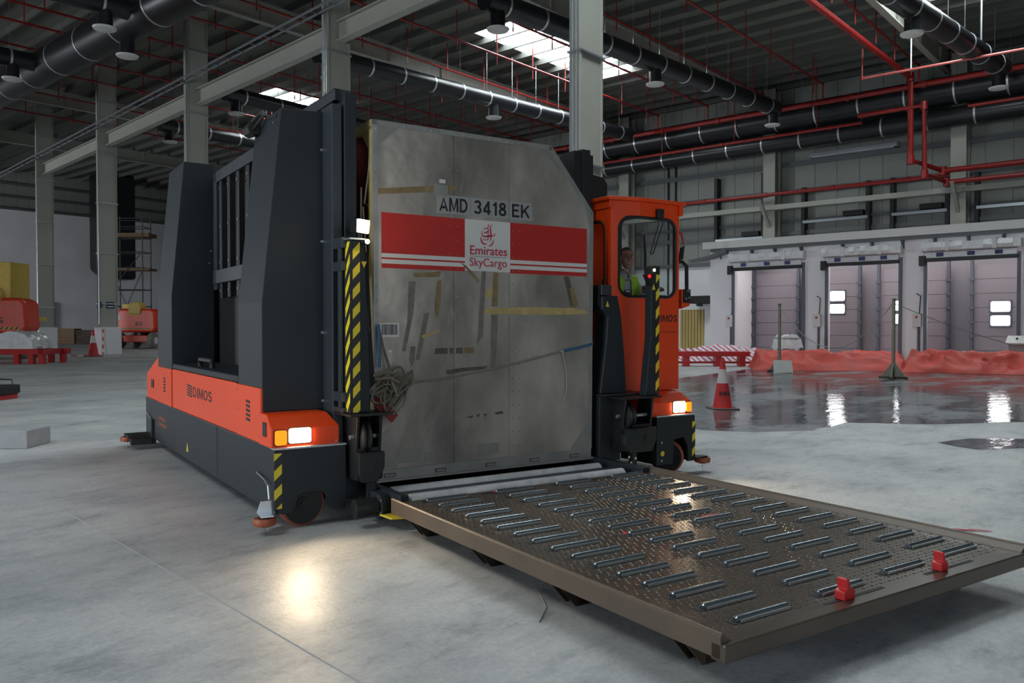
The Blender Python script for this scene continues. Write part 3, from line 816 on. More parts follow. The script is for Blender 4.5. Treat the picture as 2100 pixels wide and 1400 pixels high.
# pallet base with tie-down slots
bs = MB().box(2.93, 5.325, FY-.012, 9.85, .285, .392).build('pallet_base', ALUF, ct, bev=.004)
MB().box(2.92, 5.335, FY-.035, FY+.01, .285, .305).build('base_lip', ALUF, ct)
for x in (3.05, 3.56, 4.1, 4.61, 5.1):
    f_ = MB().box(x-.06, x+.06, FY-.014, FY-.01, .318, .356).build('tie_down_slot', mat('slot_shadow_steel', (92, 90, 86), .6, .3), bs)
    MB().box(x-.045, x+.045, FY-.022, FY-.016, .328, .346).build('tie_down_bar', ALU, bs)
# red band, stripes, logo, text
for x0, x1 in ((2.983, 3.825), (4.329, 5.27)):
    bnd = MB().box(x0, x1, FY-.0022, FY, 2.168, 2.656).build('red_band', REDP, ct)
    for z0, z1 in ((2.262, 2.298), (2.208, 2.246)): MB().box(x0, x1, FY-.0034, FY-.002, z0, z1).build('white_stripe', WHITEP, bnd)
lg = MB().box(3.825, 4.329, FY-.0026, FY, 2.176, 2.656).build('logo_panel', WHITEP, ct)
for t, x0, x1 in (('AMD', 3.558, 3.855), ('3418', 3.925, 4.285), ('EK', 4.35, 4.556)):
    MB().box(x0-.03, x1+.03, FY-.0012, FY, 2.69, 2.86).build('letter_backing', mat('grey_backing', (150, 151, 150), .5), ct)
    block_text(t, (x0, FY-.0014, 2.712), (1, 0, 0), (0, 0, 1), (0, -1, 0), .128, x1-x0, BLK, ct)
fit(text('Emirates', .118, (3.872, FY-.0046, 2.332), FRONT, LOGOR, lg, bold=.001), .412)
fit(text('SkyCargo', .112, (3.872, FY-.0046, 2.222), FRONT, LOGOR, lg, bold=.0), .412)
MB().box(3.872, 4.284, FY-.0042, FY-.002, 2.312, 2.3155).build('rule', BLK, lg)
def px2(x, y): return (3.825 + (x-165)*.000782, 2.655 - (y - (485 + (x-165)*.0853))*.00064)
em = MB()
def stroke(pts, w0, w1=None, wm=None):
    w1 = w0 if w1 is None else w1
    P_ = [Vector(px2(*p)) for p in pts]
    Q = []
    for i in range(len(P_)-1):          # smooth
        for k in range(4):
            t = k/4; a = P_[max(i-1, 0)]; b = P_[i]; c = P_[i+1]; d_ = P_[min(i+2, len(P_)-1)]
            Q.append(.5*((2*b) + (c-a)*t + (2*a-5*b+4*c-d_)*t*t + (3*b-a-3*c+d_)*t**3))
    Q.append(P_[-1]); n_ = len(Q)
    Lf, Rt = [], []
    for i, p in enumerate(Q):
        d_ = (Q[min(i+1, n_-1)] - Q[max(i-1, 0)]).normalized(); nn = Vector((-d_.y, d_.x))
        t = i/(n_-1); w = (w0+(w1-w0)*t) + ((wm or 0)*math.sin(math.pi*t))
        w *= .00038
        Lf.append(p+nn*w); Rt.append(p-nn*w)
    for i in range(n_-1):
        q = [Lf[i], Lf[i+1], Rt[i+1], Rt[i]]
        em.hexa([(v.x, FY-.0040, v.y) for v in q], [(v.x, FY-.002, v.y) for v in q])
stroke([(548, 562), (522, 612), (528, 690), (532, 760), (514, 822)], 3, 5, 16)
stroke([(490, 562), (496, 590), (480, 612)], 3, 2, 14)
stroke([(424, 645), (452, 620), (490, 632), (484, 668), (430, 692), (470, 690)], 6, 6, 8)
stroke([(406, 652), (400, 700), (424, 738), (500, 745), (556, 738)], 4, 8, 10)
stroke([(430, 742), (512, 730), (566, 738)], 5, 5, 10)
stroke([(392, 742), (388, 790), (408, 835), (440, 856), (474, 850)], 4, 5, 16)
for x in (422, 450, 478): stroke([(x, 772), (x-2, 792), (x-4, 806)], 5, 3, 8)
stroke([(566, 790), (556, 838), (526, 878), (488, 884)], 5, 3, 14)
stroke([(572, 742), (580, 718), (596, 704)], 10, 3, 6)
stroke([(496, 640), (488, 700), (494, 800)], 6, 4, 8)
em.build('emblem', LOGOR, lg)
TP = {'tan': mat('old_tape_brown', (128, 110, 76), .6, 0, .3, 14.), 'grey': mat('old_tape_grey', (112, 108, 102), .55, 0, .25, 16.),
      'yel': mat('old_tape_yellow', (176, 156, 102), .55, 0, .2, 12.), 'dark': mat('tape_residue', (86, 78, 66), .6, 0, .4, 22.)}
tapes = [('tan',[(2.93,2.856),(3.503,2.933),(3.731,2.963),(3.747,2.924),(3.503,2.875),(2.93,2.809)]),
('tan',[(3.536,2.074),(3.577,2.075),(3.566,1.851),(3.531,1.717),(3.506,1.784),(3.506,1.873)]),
('tan',[(3.28,2.131),(3.577,2.16),(3.551,2.105),(3.304,2.097)]),
('grey',[(3.246,2.056),(3.314,2.058),(3.293,1.781),(3.215,1.432),(3.177,1.433),(3.23,1.694)]),
('grey',[(3.401,1.774),(3.456,1.783),(3.351,1.35),(3.312,1.356)]),
('grey',[(3.264,1.475),(3.312,1.474),(3.302,1.343),(3.273,1.291),(3.249,1.353)]),
('yel',[(3.371,1.571),(3.571,1.632),(3.55,1.605),(3.391,1.544)]),
('tan',[(3.777,2.249),(3.84,2.22),(3.988,2.088),(3.967,2.064)]),
('grey',[(4.01,2.176),(4.053,2.177),(4.02,1.558),(3.956,1.489)]),
('tan',[(4.14,2.171),(4.19,2.164),(4.184,1.846),(4.118,1.845)]),
('grey',[(4.113,1.766),(4.19,1.767),(4.162,1.253),(4.107,1.24)]),
('yel',[(4.02,1.959),(4.173,2.07),(4.206,2.034),(4.064,1.919)]),
('yel',[(3.988,1.821),(4.408,1.84),(5.063,1.843),(5.252,1.821),(5.284,1.781),(5.063,1.774),(4.408,1.769),(3.988,1.774)]),
('dark',[(4.976,2.16),(5.038,2.16),(5.138,1.859),(5.063,1.858)]),
('tan',[(5.05,2.046),(5.1,2.047),(5.163,1.86),(5.1,1.839)]),
('dark',[(3.515,1.454),(3.64,1.456),(3.64,1.402),(3.5,1.401)]), ('dark',[(3.66,1.456),(3.70,1.456),(3.70,1.403),(3.66,1.403)]),
('dark',[(3.73,1.456),(3.80,1.457),(3.80,1.402),(3.73,1.402)]), ('tan',[(3.82,1.456),(3.924,1.457),(3.924,1.402),(3.82,1.402)]),
('dark',[(3.616,1.246),(3.781,1.268),(4.074,1.279),(4.052,1.251),(3.797,1.231),(3.641,1.209)]),
('dark',[(3.83,.803),(3.92,.818),(3.90,.79)]), ('dark',[(3.95,.82),(3.99,.828),(3.97,.79)]), ('dark',[(4.03,.822),(4.07,.826),(4.04,.79)]), ('dark',[(4.15,.83),(4.24,.841),(4.25,.813),(4.17,.81)])]
for i, (k, p) in enumerate(tapes):
    y0 = FY-.0031-.0001*i if max(q[1] for q in p) > 2.168 else FY-.001-.0001*i
    MB().prism(p, 'y', y0, FY-.0002).build('tape_mark', TP[k], ct)
pt = MB().box(3.5, 3.645, FY-.006, FY, 2.848, 2.95).build('repair_patch', ALUF, ct)
MB().box(3.56, 3.62, FY-.003, FY, 2.965, 3.0).build('sticker', WHITEP, ct)
for x0, x1, z0, z1 in ((3.15, 3.36, .435, .56), (3.40, 3.52, .43, .51), (3.98, 4.2, .44, .54)):
    MB().box(x0, x1, FY-.004, FY, z0, z1).build('repair_patch', ALU, ct, bev=.002)
bc = MB().box(2.965, 3.15, FY-.003, FY, 1.56, 1.685).build('barcode_label', WHITEP, ct)
bars = MB(); x = 2.98; random.seed(3)
while x < 3.13:
    w = random.choice((.002, .003, .005)); bars.box(x, x+w, FY-.0042, FY-.003, 1.58, 1.672); x += w + random.choice((.002, .003, .004))
bars.build('barcode', BLK, bc)
MB().box(3.045, 3.08, FY-.003, FY, 1.425, 1.445).build('sticker', WHITEP, ct)
# roof and sides
prof = [(2.915, .39), (5.33, .39), (5.35, 2.83), (4.81, 3.445), (2.915, 3.445)]
sh = MB(); n_ = len(prof)
for i in range(1, n_-1):
    a, b = prof[i], prof[i+1]
    sh.add([(a[0], FY+.03, a[1]), (b[0], FY+.03, b[1]), (b[0], 9.84, b[1]), (a[0], 9.84, a[1])], [(0, 1, 2, 3)])
shell = sh.build('shell_sheet', ALU, ct)
s_ = shell.modifiers.new('solid', 'SOLIDIFY'); s_.thickness = .02
MB().prism(prof, 'y', 9.80, 9.84).build('rear_sheet', ALU, ct)
GOLD = mat('yellowed_frame', (172, 158, 104), .5, .2, .2, 8.)
MB().box(2.90, 2.96, FY+.02, 9.84, 3.38, 3.46).build('top_rail', GOLD, ct)
MB().box(2.90, 2.96, FY+.02, FY+.09, .39, 3.4).build('door_post', GOLD, ct)
MB().prism([(FY+.05, 3.40), (FY+.05, 3.15), (FY+.3, 3.40)], 'x', 2.915, 2.93).build('corner_gusset', GOLD, ct)
CURT = mat('dark_red_canvas', (96, 34, 32), .6, 0, .2, 5.)
cu = MB(); NY, NZ = 40, 14
vs = []
for i in range(NY+1):
    for j in range(NZ+1):
        y = FY+.08 + (9.8-FY-.08)*i/NY; z = .42 + 2.98*j/NZ
        vs.append((2.965 + .03*math.sin(y*9+z*.8) + .03*noise.noise((y*2, z*1.5, 0)), y, z))
cu.add(vs, [(i*(NZ+1)+j, (i+1)*(NZ+1)+j, (i+1)*(NZ+1)+j+1, i*(NZ+1)+j+1) for i in range(NY) for j in range(NZ)])
cu.build('side_curtain', CURT, ct, smooth=True)
CORD = mat('pale_cord', (160, 152, 138), .7)
for pts in ([(2.92, 6.74, 3.3), (2.9, 6.72, 3.05), (2.91, 6.85, 2.75), (2.92, 6.78, 2.72), (2.91, 6.70, 2.85)], [(2.90, 6.86, 2.72), (2.9, 6.8, 2.35), (2.91, 6.74, 1.9)],
            [(2.9, 6.9, 2.9), (2.89, 6.88, 2.5), (2.9, 6.82, 2.0), (2.9, 6.7, 1.55)]):
    MB().tube(pts, .009, 6).build('net_cord', CORD, ct, smooth=True)

# strap, ropes
STRAP = mat('grey_strap', (120, 120, 114), .6, 0, .2, 20.)
st = vthing('lashing_strap', (4.3, FY-.02, 1.3), 'thin grey and blue lashing strap slanting across the container front', 'strap')
MB().tube([(3.2, FY-.03, 1.15), (3.55, FY-.012, 1.165), (4.1, FY-.01, 1.245), (4.6, FY-.012, 1.335), (4.95, FY-.01, 1.40)], .011, 6).build('webbing', STRAP, st, smooth=True)
MB().tube([(4.94, FY-.012, 1.402), (5.15, FY-.012, 1.435), (5.335, FY-.012, 1.47), (5.37, FY+.03, 1.49)], .016, 6).build('blue_end', mat('blue_webbing', (52, 92, 124), .5, 0, .2, 20.), st, smooth=True)
MB().lathe([(.018, -.012), (.018, .012)], (4.94, FY-.02, 1.402), 'y', 8).build('buckle', SCREW, st)
MB().tube([(4.95, FY-.008, 1.39), (5.0, FY-.008, 1.2), (5.01, FY-.008, 1.02), (4.97, FY-.008, .9)], .007, 5).build('loose_end', CORD, st, smooth=True)
ROPE = mat('grey_rope', (112, 106, 94), .75, 0, .25, 30., .4, 120.)
rp = vthing('rope_bundle', (3.0, 6.5, 1.1), 'tangled bundle of grey lashing ropes hanging at the container corner', 'rope')
random.seed(11)
for k in range(9):
    cx, cz = random.uniform(2.9, 3.06), random.uniform(1.03, 1.2)
    w, h_ = random.uniform(.04, .07), random.uniform(.08, .14); a0 = random.uniform(-.9, -.3); pts = []
    for i in range(13):
        t = 2*math.pi*i/12*random.uniform(.97, 1.03); u, v_ = w*math.cos(t), h_*math.sin(t)
        pts.append((cx + u*math.cos(a0) - v_*math.sin(a0), 6.56 - .04*math.sin(t*1.5+k) - k*.006, cz + u*math.sin(a0) + v_*math.cos(a0)))
    MB().tube(pts, .010, 6).build('rope_loop', ROPE, rp, smooth=True)
for k in range(6):
    x = 3.06 + .026*k; z = 1.12 + .012*k
    MB().tube([(x-.05, 6.54, z-.07), (x-.03, 6.50, z+.05), (x+.01, 6.49, z+.09), (x+.03, 6.52, z+.02), (x-.005, 6.55, z-.06), (x-.07-.015*k, 6.53, z-.16-.01*k)], .010, 6).build('rope_loop', ROPE, rp, smooth=True)
for pts in ([(2.86, 6.55, 1.23), (2.98, 6.5, 1.26), (3.06, 6.5, 1.24)], [(2.86, 6.52, 1.2), (2.98, 6.48, 1.21), (3.07, 6.48, 1.17)], [(2.93, 6.6, 1.65), (2.98, 6.6, 1.45), (3.02, 6.55, 1.27)],
            [(3.2, 6.56, 1.15), (3.08, 6.5, 1.0), (3.0, 6.5, .92)], [(3.17, 6.52, 1.13), (3.1, 6.46, .98), (2.98, 6.5, .85)], [(3.0, 6.48, 1.18), (3.04, 6.45, 1.06), (3.2, 6.5, 1.15)]):
    MB().tube(pts, .012, 6).build('rope_loop', ROPE, rp, smooth=True)
MB().tube([(2.93, 6.6, 1.67), (2.93, 6.58, 1.5), (2.92, 6.56, 1.3)], .014, 6).build('blue_strap', mat('blue_webbing', (52, 92, 124)), rp)
rf = vthing('canvas_flap', (2.98, 6.5, .9), 'dark red canvas flap sticking out below the rope bundle', 'canvas')
MB().hexa([(2.86, 6.62, 1.02), (2.95, 6.62, 1.05), (3.06, 6.5, .90), (2.99, 6.48, .83)], [(2.86, 6.6, 1.0), (2.95, 6.6, 1.03), (3.05, 6.46, .88), (2.98, 6.44, .82)]).build('cloth', mat('red_canvas', (126, 40, 36), .6, 0, .2, 6.), rf, bev=.01)

# ------------------------------------------------------------------ the loader
ld = vthing('container_loader', (4.4, 9.5, 0), 'orange and anthracite container loader carrying the aluminium container', 'loader')
HEADW = emit('headlight_glow', (255, 222, 172), 26.)
HEADA = emit('amber_lamp_glow', (255, 105, 8), 2.6)
SPOTW = emit('work_light_glow', (255, 236, 205), 110.)
REDL = emit('red_lamp_glow', (255, 10, 20), 6.)
YTRI = mat('warning_yellow', (214, 190, 60), .5)
# --- left side unit
MB().box(2.06, 2.59, 6.98, 12.48, .2, 1.1).box(2.06, 2.6, 6.62, 6.95, .62, .66).box(2.45, 2.6, 6.62, 6.95, .2, .66).build('chassis', DARK, ld)
for y0, y1 in ((6.57, 8.435), (8.45, 12.53)):
    sk = MB().box(2.005, 2.04, y0, y1, .135, .648).build('skirt_panel', ANTH, ld, bev=.006)
    MB().box(2.005, 2.06, y0, y1, .648, .662).build('top_strip', ANTHL, sk)
fp = MB().prism([(2.01,.13),(2.15,.125),(2.2,.27),(2.24,.285),(2.40,.28),(2.43,.255),(2.48,.12),(2.615,.11),(2.615,.655),(2.01,.655)], 'y', 6.57, 6.6).build('front_plate', ANTH, ld, bev=.004)
MB().box(2.004, 2.066, 6.5665, 6.57, .175, .625).build('hazard_strip', HAZ, fp)
MB().box(2.0, 2.62, 6.56, 6.66, .652, .668).build('step_edge', GALV, fp, bev=.003)
for y0, y1 in ((6.952, 7.725), (7.75, 10.705), (10.735, 11.58)):
    sp = MB().box(2.008 if y1-y0 < 1 else 2.016, 2.05, y0, y1, .662, 1.128 if y1-y0 < 1 else 1.132).build('side_panel', ORANGE, ld, bev=.004)
    if y1 - y0 < 1:
        for z in (.72, .9, 1.08):
            screws(sp, [(2.007, y0+.05, z), (2.007, y1-.05, z)], 'x', .009)
MB().prism([(11.6, .655), (12.53, .645), (12.53, 1.0), (11.72, 1.24), (11.6, 1.26)], 'x', 2.022, 2.58).build('rear_cover', ORANGE, ld, bev=.01)
bx = MB().box(2.012, 2.024, 12.0, 12.16, .82, .93).build('reflector_frame', DARK, ld)
for yc in (7.33, 11.17):
    for k in range(5):
        z = .82 + k*.04
        MB().prism([(yc+.065, z+.004), (yc-.06, z-.002), (yc-.06, z+.02), (yc+.065, z+.026)], 'x', 2.0055, 2.009).build('vent_slot', BLACK, ld)
# brand lettering on the side
for k in range(5): MB().prism([(9.86-k*.0, .985-k*.028), (9.62, .972-k*.028), (9.62, .988-k*.028), (9.86, 1.001-k*.028)], 'x', 2.0130, 2.0165).build('logo_bar', BLK, ld)
block_text('DIMOS', (2.0155, 9.56, .872), (0, -1, 0), (0, 0, 1), (-1, 0, 0), .112, .86, BLK, ld, pen=.15)
for z, w in ((.44, .42), (.36, .5)): fit(text('DIMOS', .06, (2.003, 11.55, z), LEFTS, mat('orange_print', (196, 92, 52), .5), ld), w)
tri = MB().prism([(9.87, .23), (9.77, .23), (9.82, .33)], 'x', 2.002, 2.0055).build('warning_triangle', YTRI, ld)
# headlight box
def headbox(x0, x1, chamfer_right, mir):
    mb = MB(); zs = (.66, .815, .905, .925); ys = (6.615, 6.615, 6.72, 6.75)
    pr = []
    for z, y in zip(zs, ys):
        xr = x1 - (0 if z < .82 else (z-.815)*.6) if chamfer_right else x1
        pr.append([(x0 + (0 if z < .82 or not mir else (z-.815)*.2), y, z), (xr, y, z), (xr, 6.96, z), (x0, 6.96, z)])
    vs = [p for q in pr for p in q]; fs = [(3, 2, 1, 0), tuple(range(12, 16))]
    for i in range(3):
        for k in range(4): fs.append((i*4+k, i*4+(k+1) % 4, i*4+4+(k+1) % 4, i*4+4+k))
    mb.add(vs, fs)
    return mb.build('headlight_housing', ORANGE, ld, bev=.008)
def lens(name, x0, x1, z0, z1, m, parent, y=6.61):
    rim = MB().prism(rrect(x0-.008, x1+.008, z0-.008, z1+.008, .022, 3), 'y', y-.004, y+.02).build('lamp_rim', DARK, parent)
    l = MB(); l.prism(rrect(x0, x1, z0, z1, .018, 3), 'y', y-.016, y+.01); return l.build(name, m, parent)
hb = headbox(1.995, 2.575, True, False)
lens('headlight', 2.138, 2.323, .695, .815, HEADW, hb)
lens('indicator_lamp', 2.022, 2.118, .685, .805, HEADA, hb)
MB().prism([(6.74, .74), (6.84, .74), (6.84, .86), (6.74, .86)], 'x', 1.988, 1.998).build('side_reflector', DARK, hb, bev=.01)
screws(hb, [(2.545, 6.614, .69)], 'y', .008)
def wheel(c, yaw, r=.19):
    o = bpy.data.objects.new('wheel', None)
    mb = MB().lathe([(r*.55, -.055), (r*.86, -.06), (r*.98, -.05), (r, -.03), (r, .03), (r*.98, .05), (r*.8, .06)], (0, 0, 0), 'y', 32)
    w = mb.build('wheel', TYRE, ld, (0, 0, 0), smooth=True)
    off = BASE[ld.name]; w.location = (c[0]-off[0], c[1]-off[1], c[2]-off[2]); w.rotation_euler = (0, 0, yaw)
    BASE[w.name] = (0, 0, 0)
    MB().lathe([(0, -.066), (.05, -.066), (.055, -.058), (r*.9, -.062), (r*.9, -.03)], (0, 0, 0), 'y', 28).build('hub', DARK, w, (0, 0, 0), smooth=True)
    MB().lathe([(0, -.075), (.028, -.075), (.03, -.064)], (0, 0, 0), 'y', 12).build('hub_cap', BLACK, w, (0, 0, 0), smooth=True)
    return w
wheel((2.25, 6.665, .19), R(6)); wheel((2.3, 11.9, .19), 0)
def guide_roller(c, r=.09):
    g = MB().lathe([(r*.5, c[2]-.028), (r*.94, c[2]-.028), (r, c[2]-.016), (r, c[2]+.016), (r*.94, c[2]+.028), (r*.5, c[2]+.028)], (c[0], c[1], 0), 'z', 24).build('guide_roller', TYRE, ld, smooth=True)
    MB().lathe([(r*.5, c[2]-.04), (r*.62, c[2]+.034), (.02, c[2]+.04)], (c[0], c[1], 0), 'z', 16).build('roller_hub', DARK, g, smooth=True)
    MB().tube([(c[0], c[1], c[2]-.03), (c[0]+.01, c[1], .005)], .002, 4).build('earth_wire', DARK, g)
    return g
g = guide_roller((1.905, 6.5, .105))
MB().prism([(1.86, 6.45), (1.96, 6.44), (2.03, 6.6), (2.03, 6.72), (1.88, 6.66)], 'z', .145, .155).build('bracket_plate', GALV, g)
MB().prism([(1.88, .155), (2.02, .155), (2.02, .24), (1.91, .24)], 'y', 6.62, 6.63).build('bracket_web', GALV, g)
MB().tube([(1.995, 7.03, .41), (1.975, 6.75, .395), (1.975, 6.64, .36), (1.98, 6.63, .25)], .008, 6).build('tie_rod', GALV, g, smooth=True)
g = guide_roller((1.72, 12.25, .12))
MB().box(1.70, 2.03, 12.0, 12.4, .15, .18).box(1.72, 2.03, 11.9, 12.05, .07, .15).build('bracket_plate', DARK, g)
MB().box(1.97, 2.0, 11.9, 12.0, .07, .40).build('bracket_web', DARK, g)
MB().tube([(1.99, 12.35, .45), (1.98, 12.1, .42), (1.985, 11.96, .38)], .01, 6).build('tie_rod', GALV, g, smooth=True)
# --- left towers
tw = MB().prism([(2.022, .925), (2.022, 1.86), (2.195, 3.52), (2.6, 3.535), (2.6, .925)], 'y', 6.95, 7.7).build('front_tower', ANTH, ld, bev=.008)
screws(tw, [(2.55, 6.948, z) for z in (1.0, 1.6, 2.4, 3.2)], 'y', .012)
screws(tw, [(2.175, 7.1, 3.42), (2.18, 7.6, 3.42)], 'x', .01)
MB().tube([(2.17, 7.62, 3.42), (2.13, 7.55, 3.52), (2.16, 7.4, 3.56), (2.2, 7.3, 3.5), (2.2, 7.05, 3.47)], .022, 6).tube([(2.15, 7.65, 3.46), (2.12, 7.5, 3.44), (2.15, 7.3, 3.52), (2.2, 7.5, 3.6)], .016, 6).build('cable', BLACK, tw, smooth=True)
MB().tube([(2.13, 7.70, 3.45), (2.13, 7.52, 3.45)], .06, 8).build('plug', BLACK, tw)
tw2 = MB().prism([(2.01, 1.12), (2.01, 2.03), (2.165, 3.69), (2.52, 3.69), (2.52, 1.12)], 'y', 10.7, 11.6).build('rear_tower', ANTH, ld, bev=.008)
screws(tw2, [(2.14, 10.9, 3.55), (2.14, 11.4, 3.55)], 'x', .012)
screws(tw2, [(2.48, 10.698, 2.6), (2.46, 10.698, 2.45)], 'y', .012)
dk = MB().box(2.02, 2.6, 7.7, 10.7, 1.135, 1.2).build('deck', ANTH, ld, bev=.012)
MB().tube([(2.15, 9.80, 1.19), (2.15, 9.80, 1.28), (2.15, 9.25, 1.28), (2.15, 9.25, 1.19)], .03, 6).build('grab_handle', DARK, dk)
MB().box(2.585, 2.62, 7.7, 12.3, 1.15, 3.3).build('inner_wall', DARK, ld)
lf = MB().box(2.44, 2.54, 8.0, 10.35, 3.39, 3.52).box(2.42, 2.54, 8.0, 10.35, 2.17, 2.33).box(2.44, 2.54, 10.25, 10.4, 2.1, 3.52).box(2.44, 2.54, 8.0, 8.2, 2.1, 3.52).build('lift_frame', ANTHL, ld, bev=.006)
MB().box(2.54, 2.6, 7.8, 10.7, 3.40, 3.48).build('upper_beam', ANTHL, lf)
for y in (10.12, 9.75, 9.35, 8.95, 8.55):
    b_ = MB().box(2.46, 2.52, y-.06, y+.06, 2.0, 3.39).build('guide_bar', DARK, lf)
    screws(lf, [(2.455, y, z) for z in (2.08, 2.42, 2.85, 3.3)], 'x', .018)
# --- left mast
ms = MB().box(2.56, 2.65, 6.72, 6.98, .16, 3.56).build('mast_channel', ANTHL, ld, bev=.006)
MB().box(2.665, 2.775, 6.70, 6.98, .16, 3.665).build('mast_channel', ANTH, ld, bev=.006)
MB().box(2.60, 2.66, 6.76, 7.6, 3.60, 3.70).box(2.60, 2.76, 6.76, 6.84, 3.6, 3.7).build('top_beam', ANTHL, ms, bev=.006)
# --- striped lamp post, left
HAZP = stripes('hazard_tape_post', (28, 27, 24), (222, 200, 40), (1.1, -1.3, -1.), .165, .5)
ps = MB().box(2.600, 2.69, 6.43, 6.52, .93, 2.37).build('lamp_post', ANTH, ld)
MB().box(2.625, 2.688, 6.427, 6.43, .935, 2.36).build('hazard_strip', HAZP, ps)
MB().box(2.597, 2.60, 6.43, 6.52, .935, 2.36).build('hazard_strip', HAZP, ps)
MB().prism([(2.69, .93), (2.80, .93), (2.79, 1.3), (2.745, 2.35), (2.69, 2.37)], 'y', 6.47, 6.53).build('post_web', ANTH, ps, bev=.004)
MB().box(2.58, 2.72, 6.38, 6.55, 2.372, 2.385).build('lamp_bracket', GALV, ps)
lm = MB().hexa([(2.635, 6.37, 2.43), (2.735, 6.37, 2.42), (2.735, 6.50, 2.43), (2.635, 6.50, 2.44)], [(2.63, 6.35, 2.54), (2.74, 6.35, 2.53), (2.735, 6.50, 2.52), (2.635, 6.50, 2.53)]).build('work_lamp', DARK, ld)
MB().hexa([(2.64, 6.345, 2.435), (2.732, 6.345, 2.425), (2.732, 6.372, 2.425), (2.64, 6.372, 2.435)], [(2.636, 6.33, 2.537), (2.736, 6.33, 2.527), (2.736, 6.36, 2.527), (2.636, 6.36, 2.537)]).build('lens', SPOTW, lm)
MB().tube([(2.685, 6.43, 2.44), (2.685, 6.45, 2.38)], .012, 6).build('stem', DARK, lm)
sl = MB().lathe([(.022, 6.38), (.026, 6.41), (.015, 6.45)], (2.735, 0, 2.36), 'y', 12).build('side_lamp', DARK, ps)
MB().lathe([(0, 6.374), (.02, 6.376), (.021, 6.385)], (2.735, 0, 2.36), 'y', 12).build('lens', emit('small_lamp_glow', (255, 236, 210), 12.), sl)
MB().prism([(2.715, 2.20), (2.765, 2.20), (2.74, 2.145)], 'y', 6.462, 6.468).build('warning_triangle', YTRI, ps)
br = MB()
for z0, z1 in ((2.31, 2.40), (2.12, 2.20), (1.02, 1.10), (.93, .97)): br.box(2.56, 2.625, 6.5, 6.72, z0, z1)
br.box(2.565, 2.595, 6.56, 6.62, .95, 2.35)
br.build('ladder_bracket', ANTHL, ld, bev=.004)
cb = MB()
for k in range(5): cb.tube([(2.80+.015*k, 6.62+.02*k, 2.3), (2.79+.016*k, 6.6, 2.0-.1*k), (2.82+.01*k, 6.62, 1.6), (2.80+.02*k, 6.6, 1.2), (2.83, 6.6, .95)], .013, 6)
cb.build('cable_loom', BLACK, ld, smooth=True)

# --- pulley clamps, both sides
def clamp(x0, x1, side):
    w = x1-x0
    base = MB().box(x0-.08, x1+.07, 6.36, 6.72, .905, .925).build('clamp_top_plate', DARK, ld, bev=.003)
    cheek = [(6.40, .90), (6.62, .90), (6.66, .62), (6.6, .36), (6.42, .36), (6.38, .5), (6.44, .6)]
    for xa in (x0, x1-.025):
        MB().prism(cheek, 'x', xa, xa+.025).build('cheek_plate', DARK, base, bev=.004)
    MB().lathe([(.04, x0+.025), (.135, x0+.045), (.145, x0+.06), (.125, x0+.085), (.145, x0+.11), (.135, x0+.125), (.04, x0+.14)], (0, 6.50, .72), 'x', 28).build('pulley', DARK, base, smooth=True)
    MB().lathe([(.02, x0-.03), (.02, x0+w+.02)], (0, 6.50, .72), 'x', 10).build('pulley_axle', SCREW, base)
    MB().prism([(x0+.0, .60), (x1, .60), (x1, .47), (x1-.06, .35), (x0+.03, .35), (x0, .42)], 'y', 6.36, 6.46).build('clamp_block', DARK, base, bev=.006)
    MB().lathe([(.035, 6.352), (.03, 6.365)], ((x0+x1)/2+.06, 0, .49), 'y', 12).build('bore', BLACK, base)
    MB().box(x0+.1, x0+.16, 6.40, 6.46, .16, .36).build('lift_rod', DARK, base)
    MB().tube([(x0+.03+.02*i, 6.38 + .012*(i % 2), .42+.05*(i//1)) for i in range(4)], .012, 6).build('hydraulic_hose', BLACK, base, smooth=True)
    MB().box(x0+.02, x1-.02, 6.44, 6.62, .60, .63).build('cross_plate', DARK, base)
    return base
clamp(2.65, 2.88, 1)
# --- drive motor and deck rollers
mt = MB().lathe([(.04, 2.56), (.075, 2.57), (.075, 2.76), (.06, 2.77)], (0, 6.28, .165), 'x', 20).build('drive_motor', DARK, ld, smooth=True)
MB().lathe([(.10, 2.77), (.10, 2.80), (.085, 2.81), (.085, 2.84)], (0, 6.26, .175), 'x', 20).build('motor_flange', ANTH, mt, smooth=True)
for a in range(5): screws(mt, [(2.768, 6.26 + .085*math.cos(a*1.25), .175 + .085*math.sin(a*1.25))], 'x', .01)
MB().box(2.76, 2.92, 6.22, 6.5, .06, .275).build('gearbox', ANTH, mt, bev=.02)
MB().prism([(2.76, 6.20), (2.78, 6.02), (2.96, 5.97), (2.93, 6.2)], 'z', .10, .115).build('yellow_corner', YTRI, mt)
ROLL = mat('worn_steel_roller', (206, 208, 212), .45, .2, .2, 9.)
for y in (6.42, 6.06):
    rl = MB().lathe([(.04, 2.95), (.068, 2.96), (.068, 5.24), (.04, 5.25)], (0, y, .213), 'x', 24).build('deck_roller', ROLL, ld, smooth=True)
MB().box(2.93, 5.33, 6.15, 6.34, .15, .245).build('roller_cover', ANTHL, ld)
MB().box(2.93, 5.33, 6.5, 12.2, .14, .20).build('carrier_deck', DARK, ld)
MB().box(5.33, 5.42, 5.86, 6.95, .16, .30).build('carrier_side', ANTH, ld, bev=.006)
MB().box(2.85, 2.925, 6.0, 6.95, .14, .285).build('carrier_side', ANTH, ld, bev=.006)
MB().box(2.6, 5.5, 12.25, 12.5, .2, 1.1).build('rear_cross_member', DARK, ld)

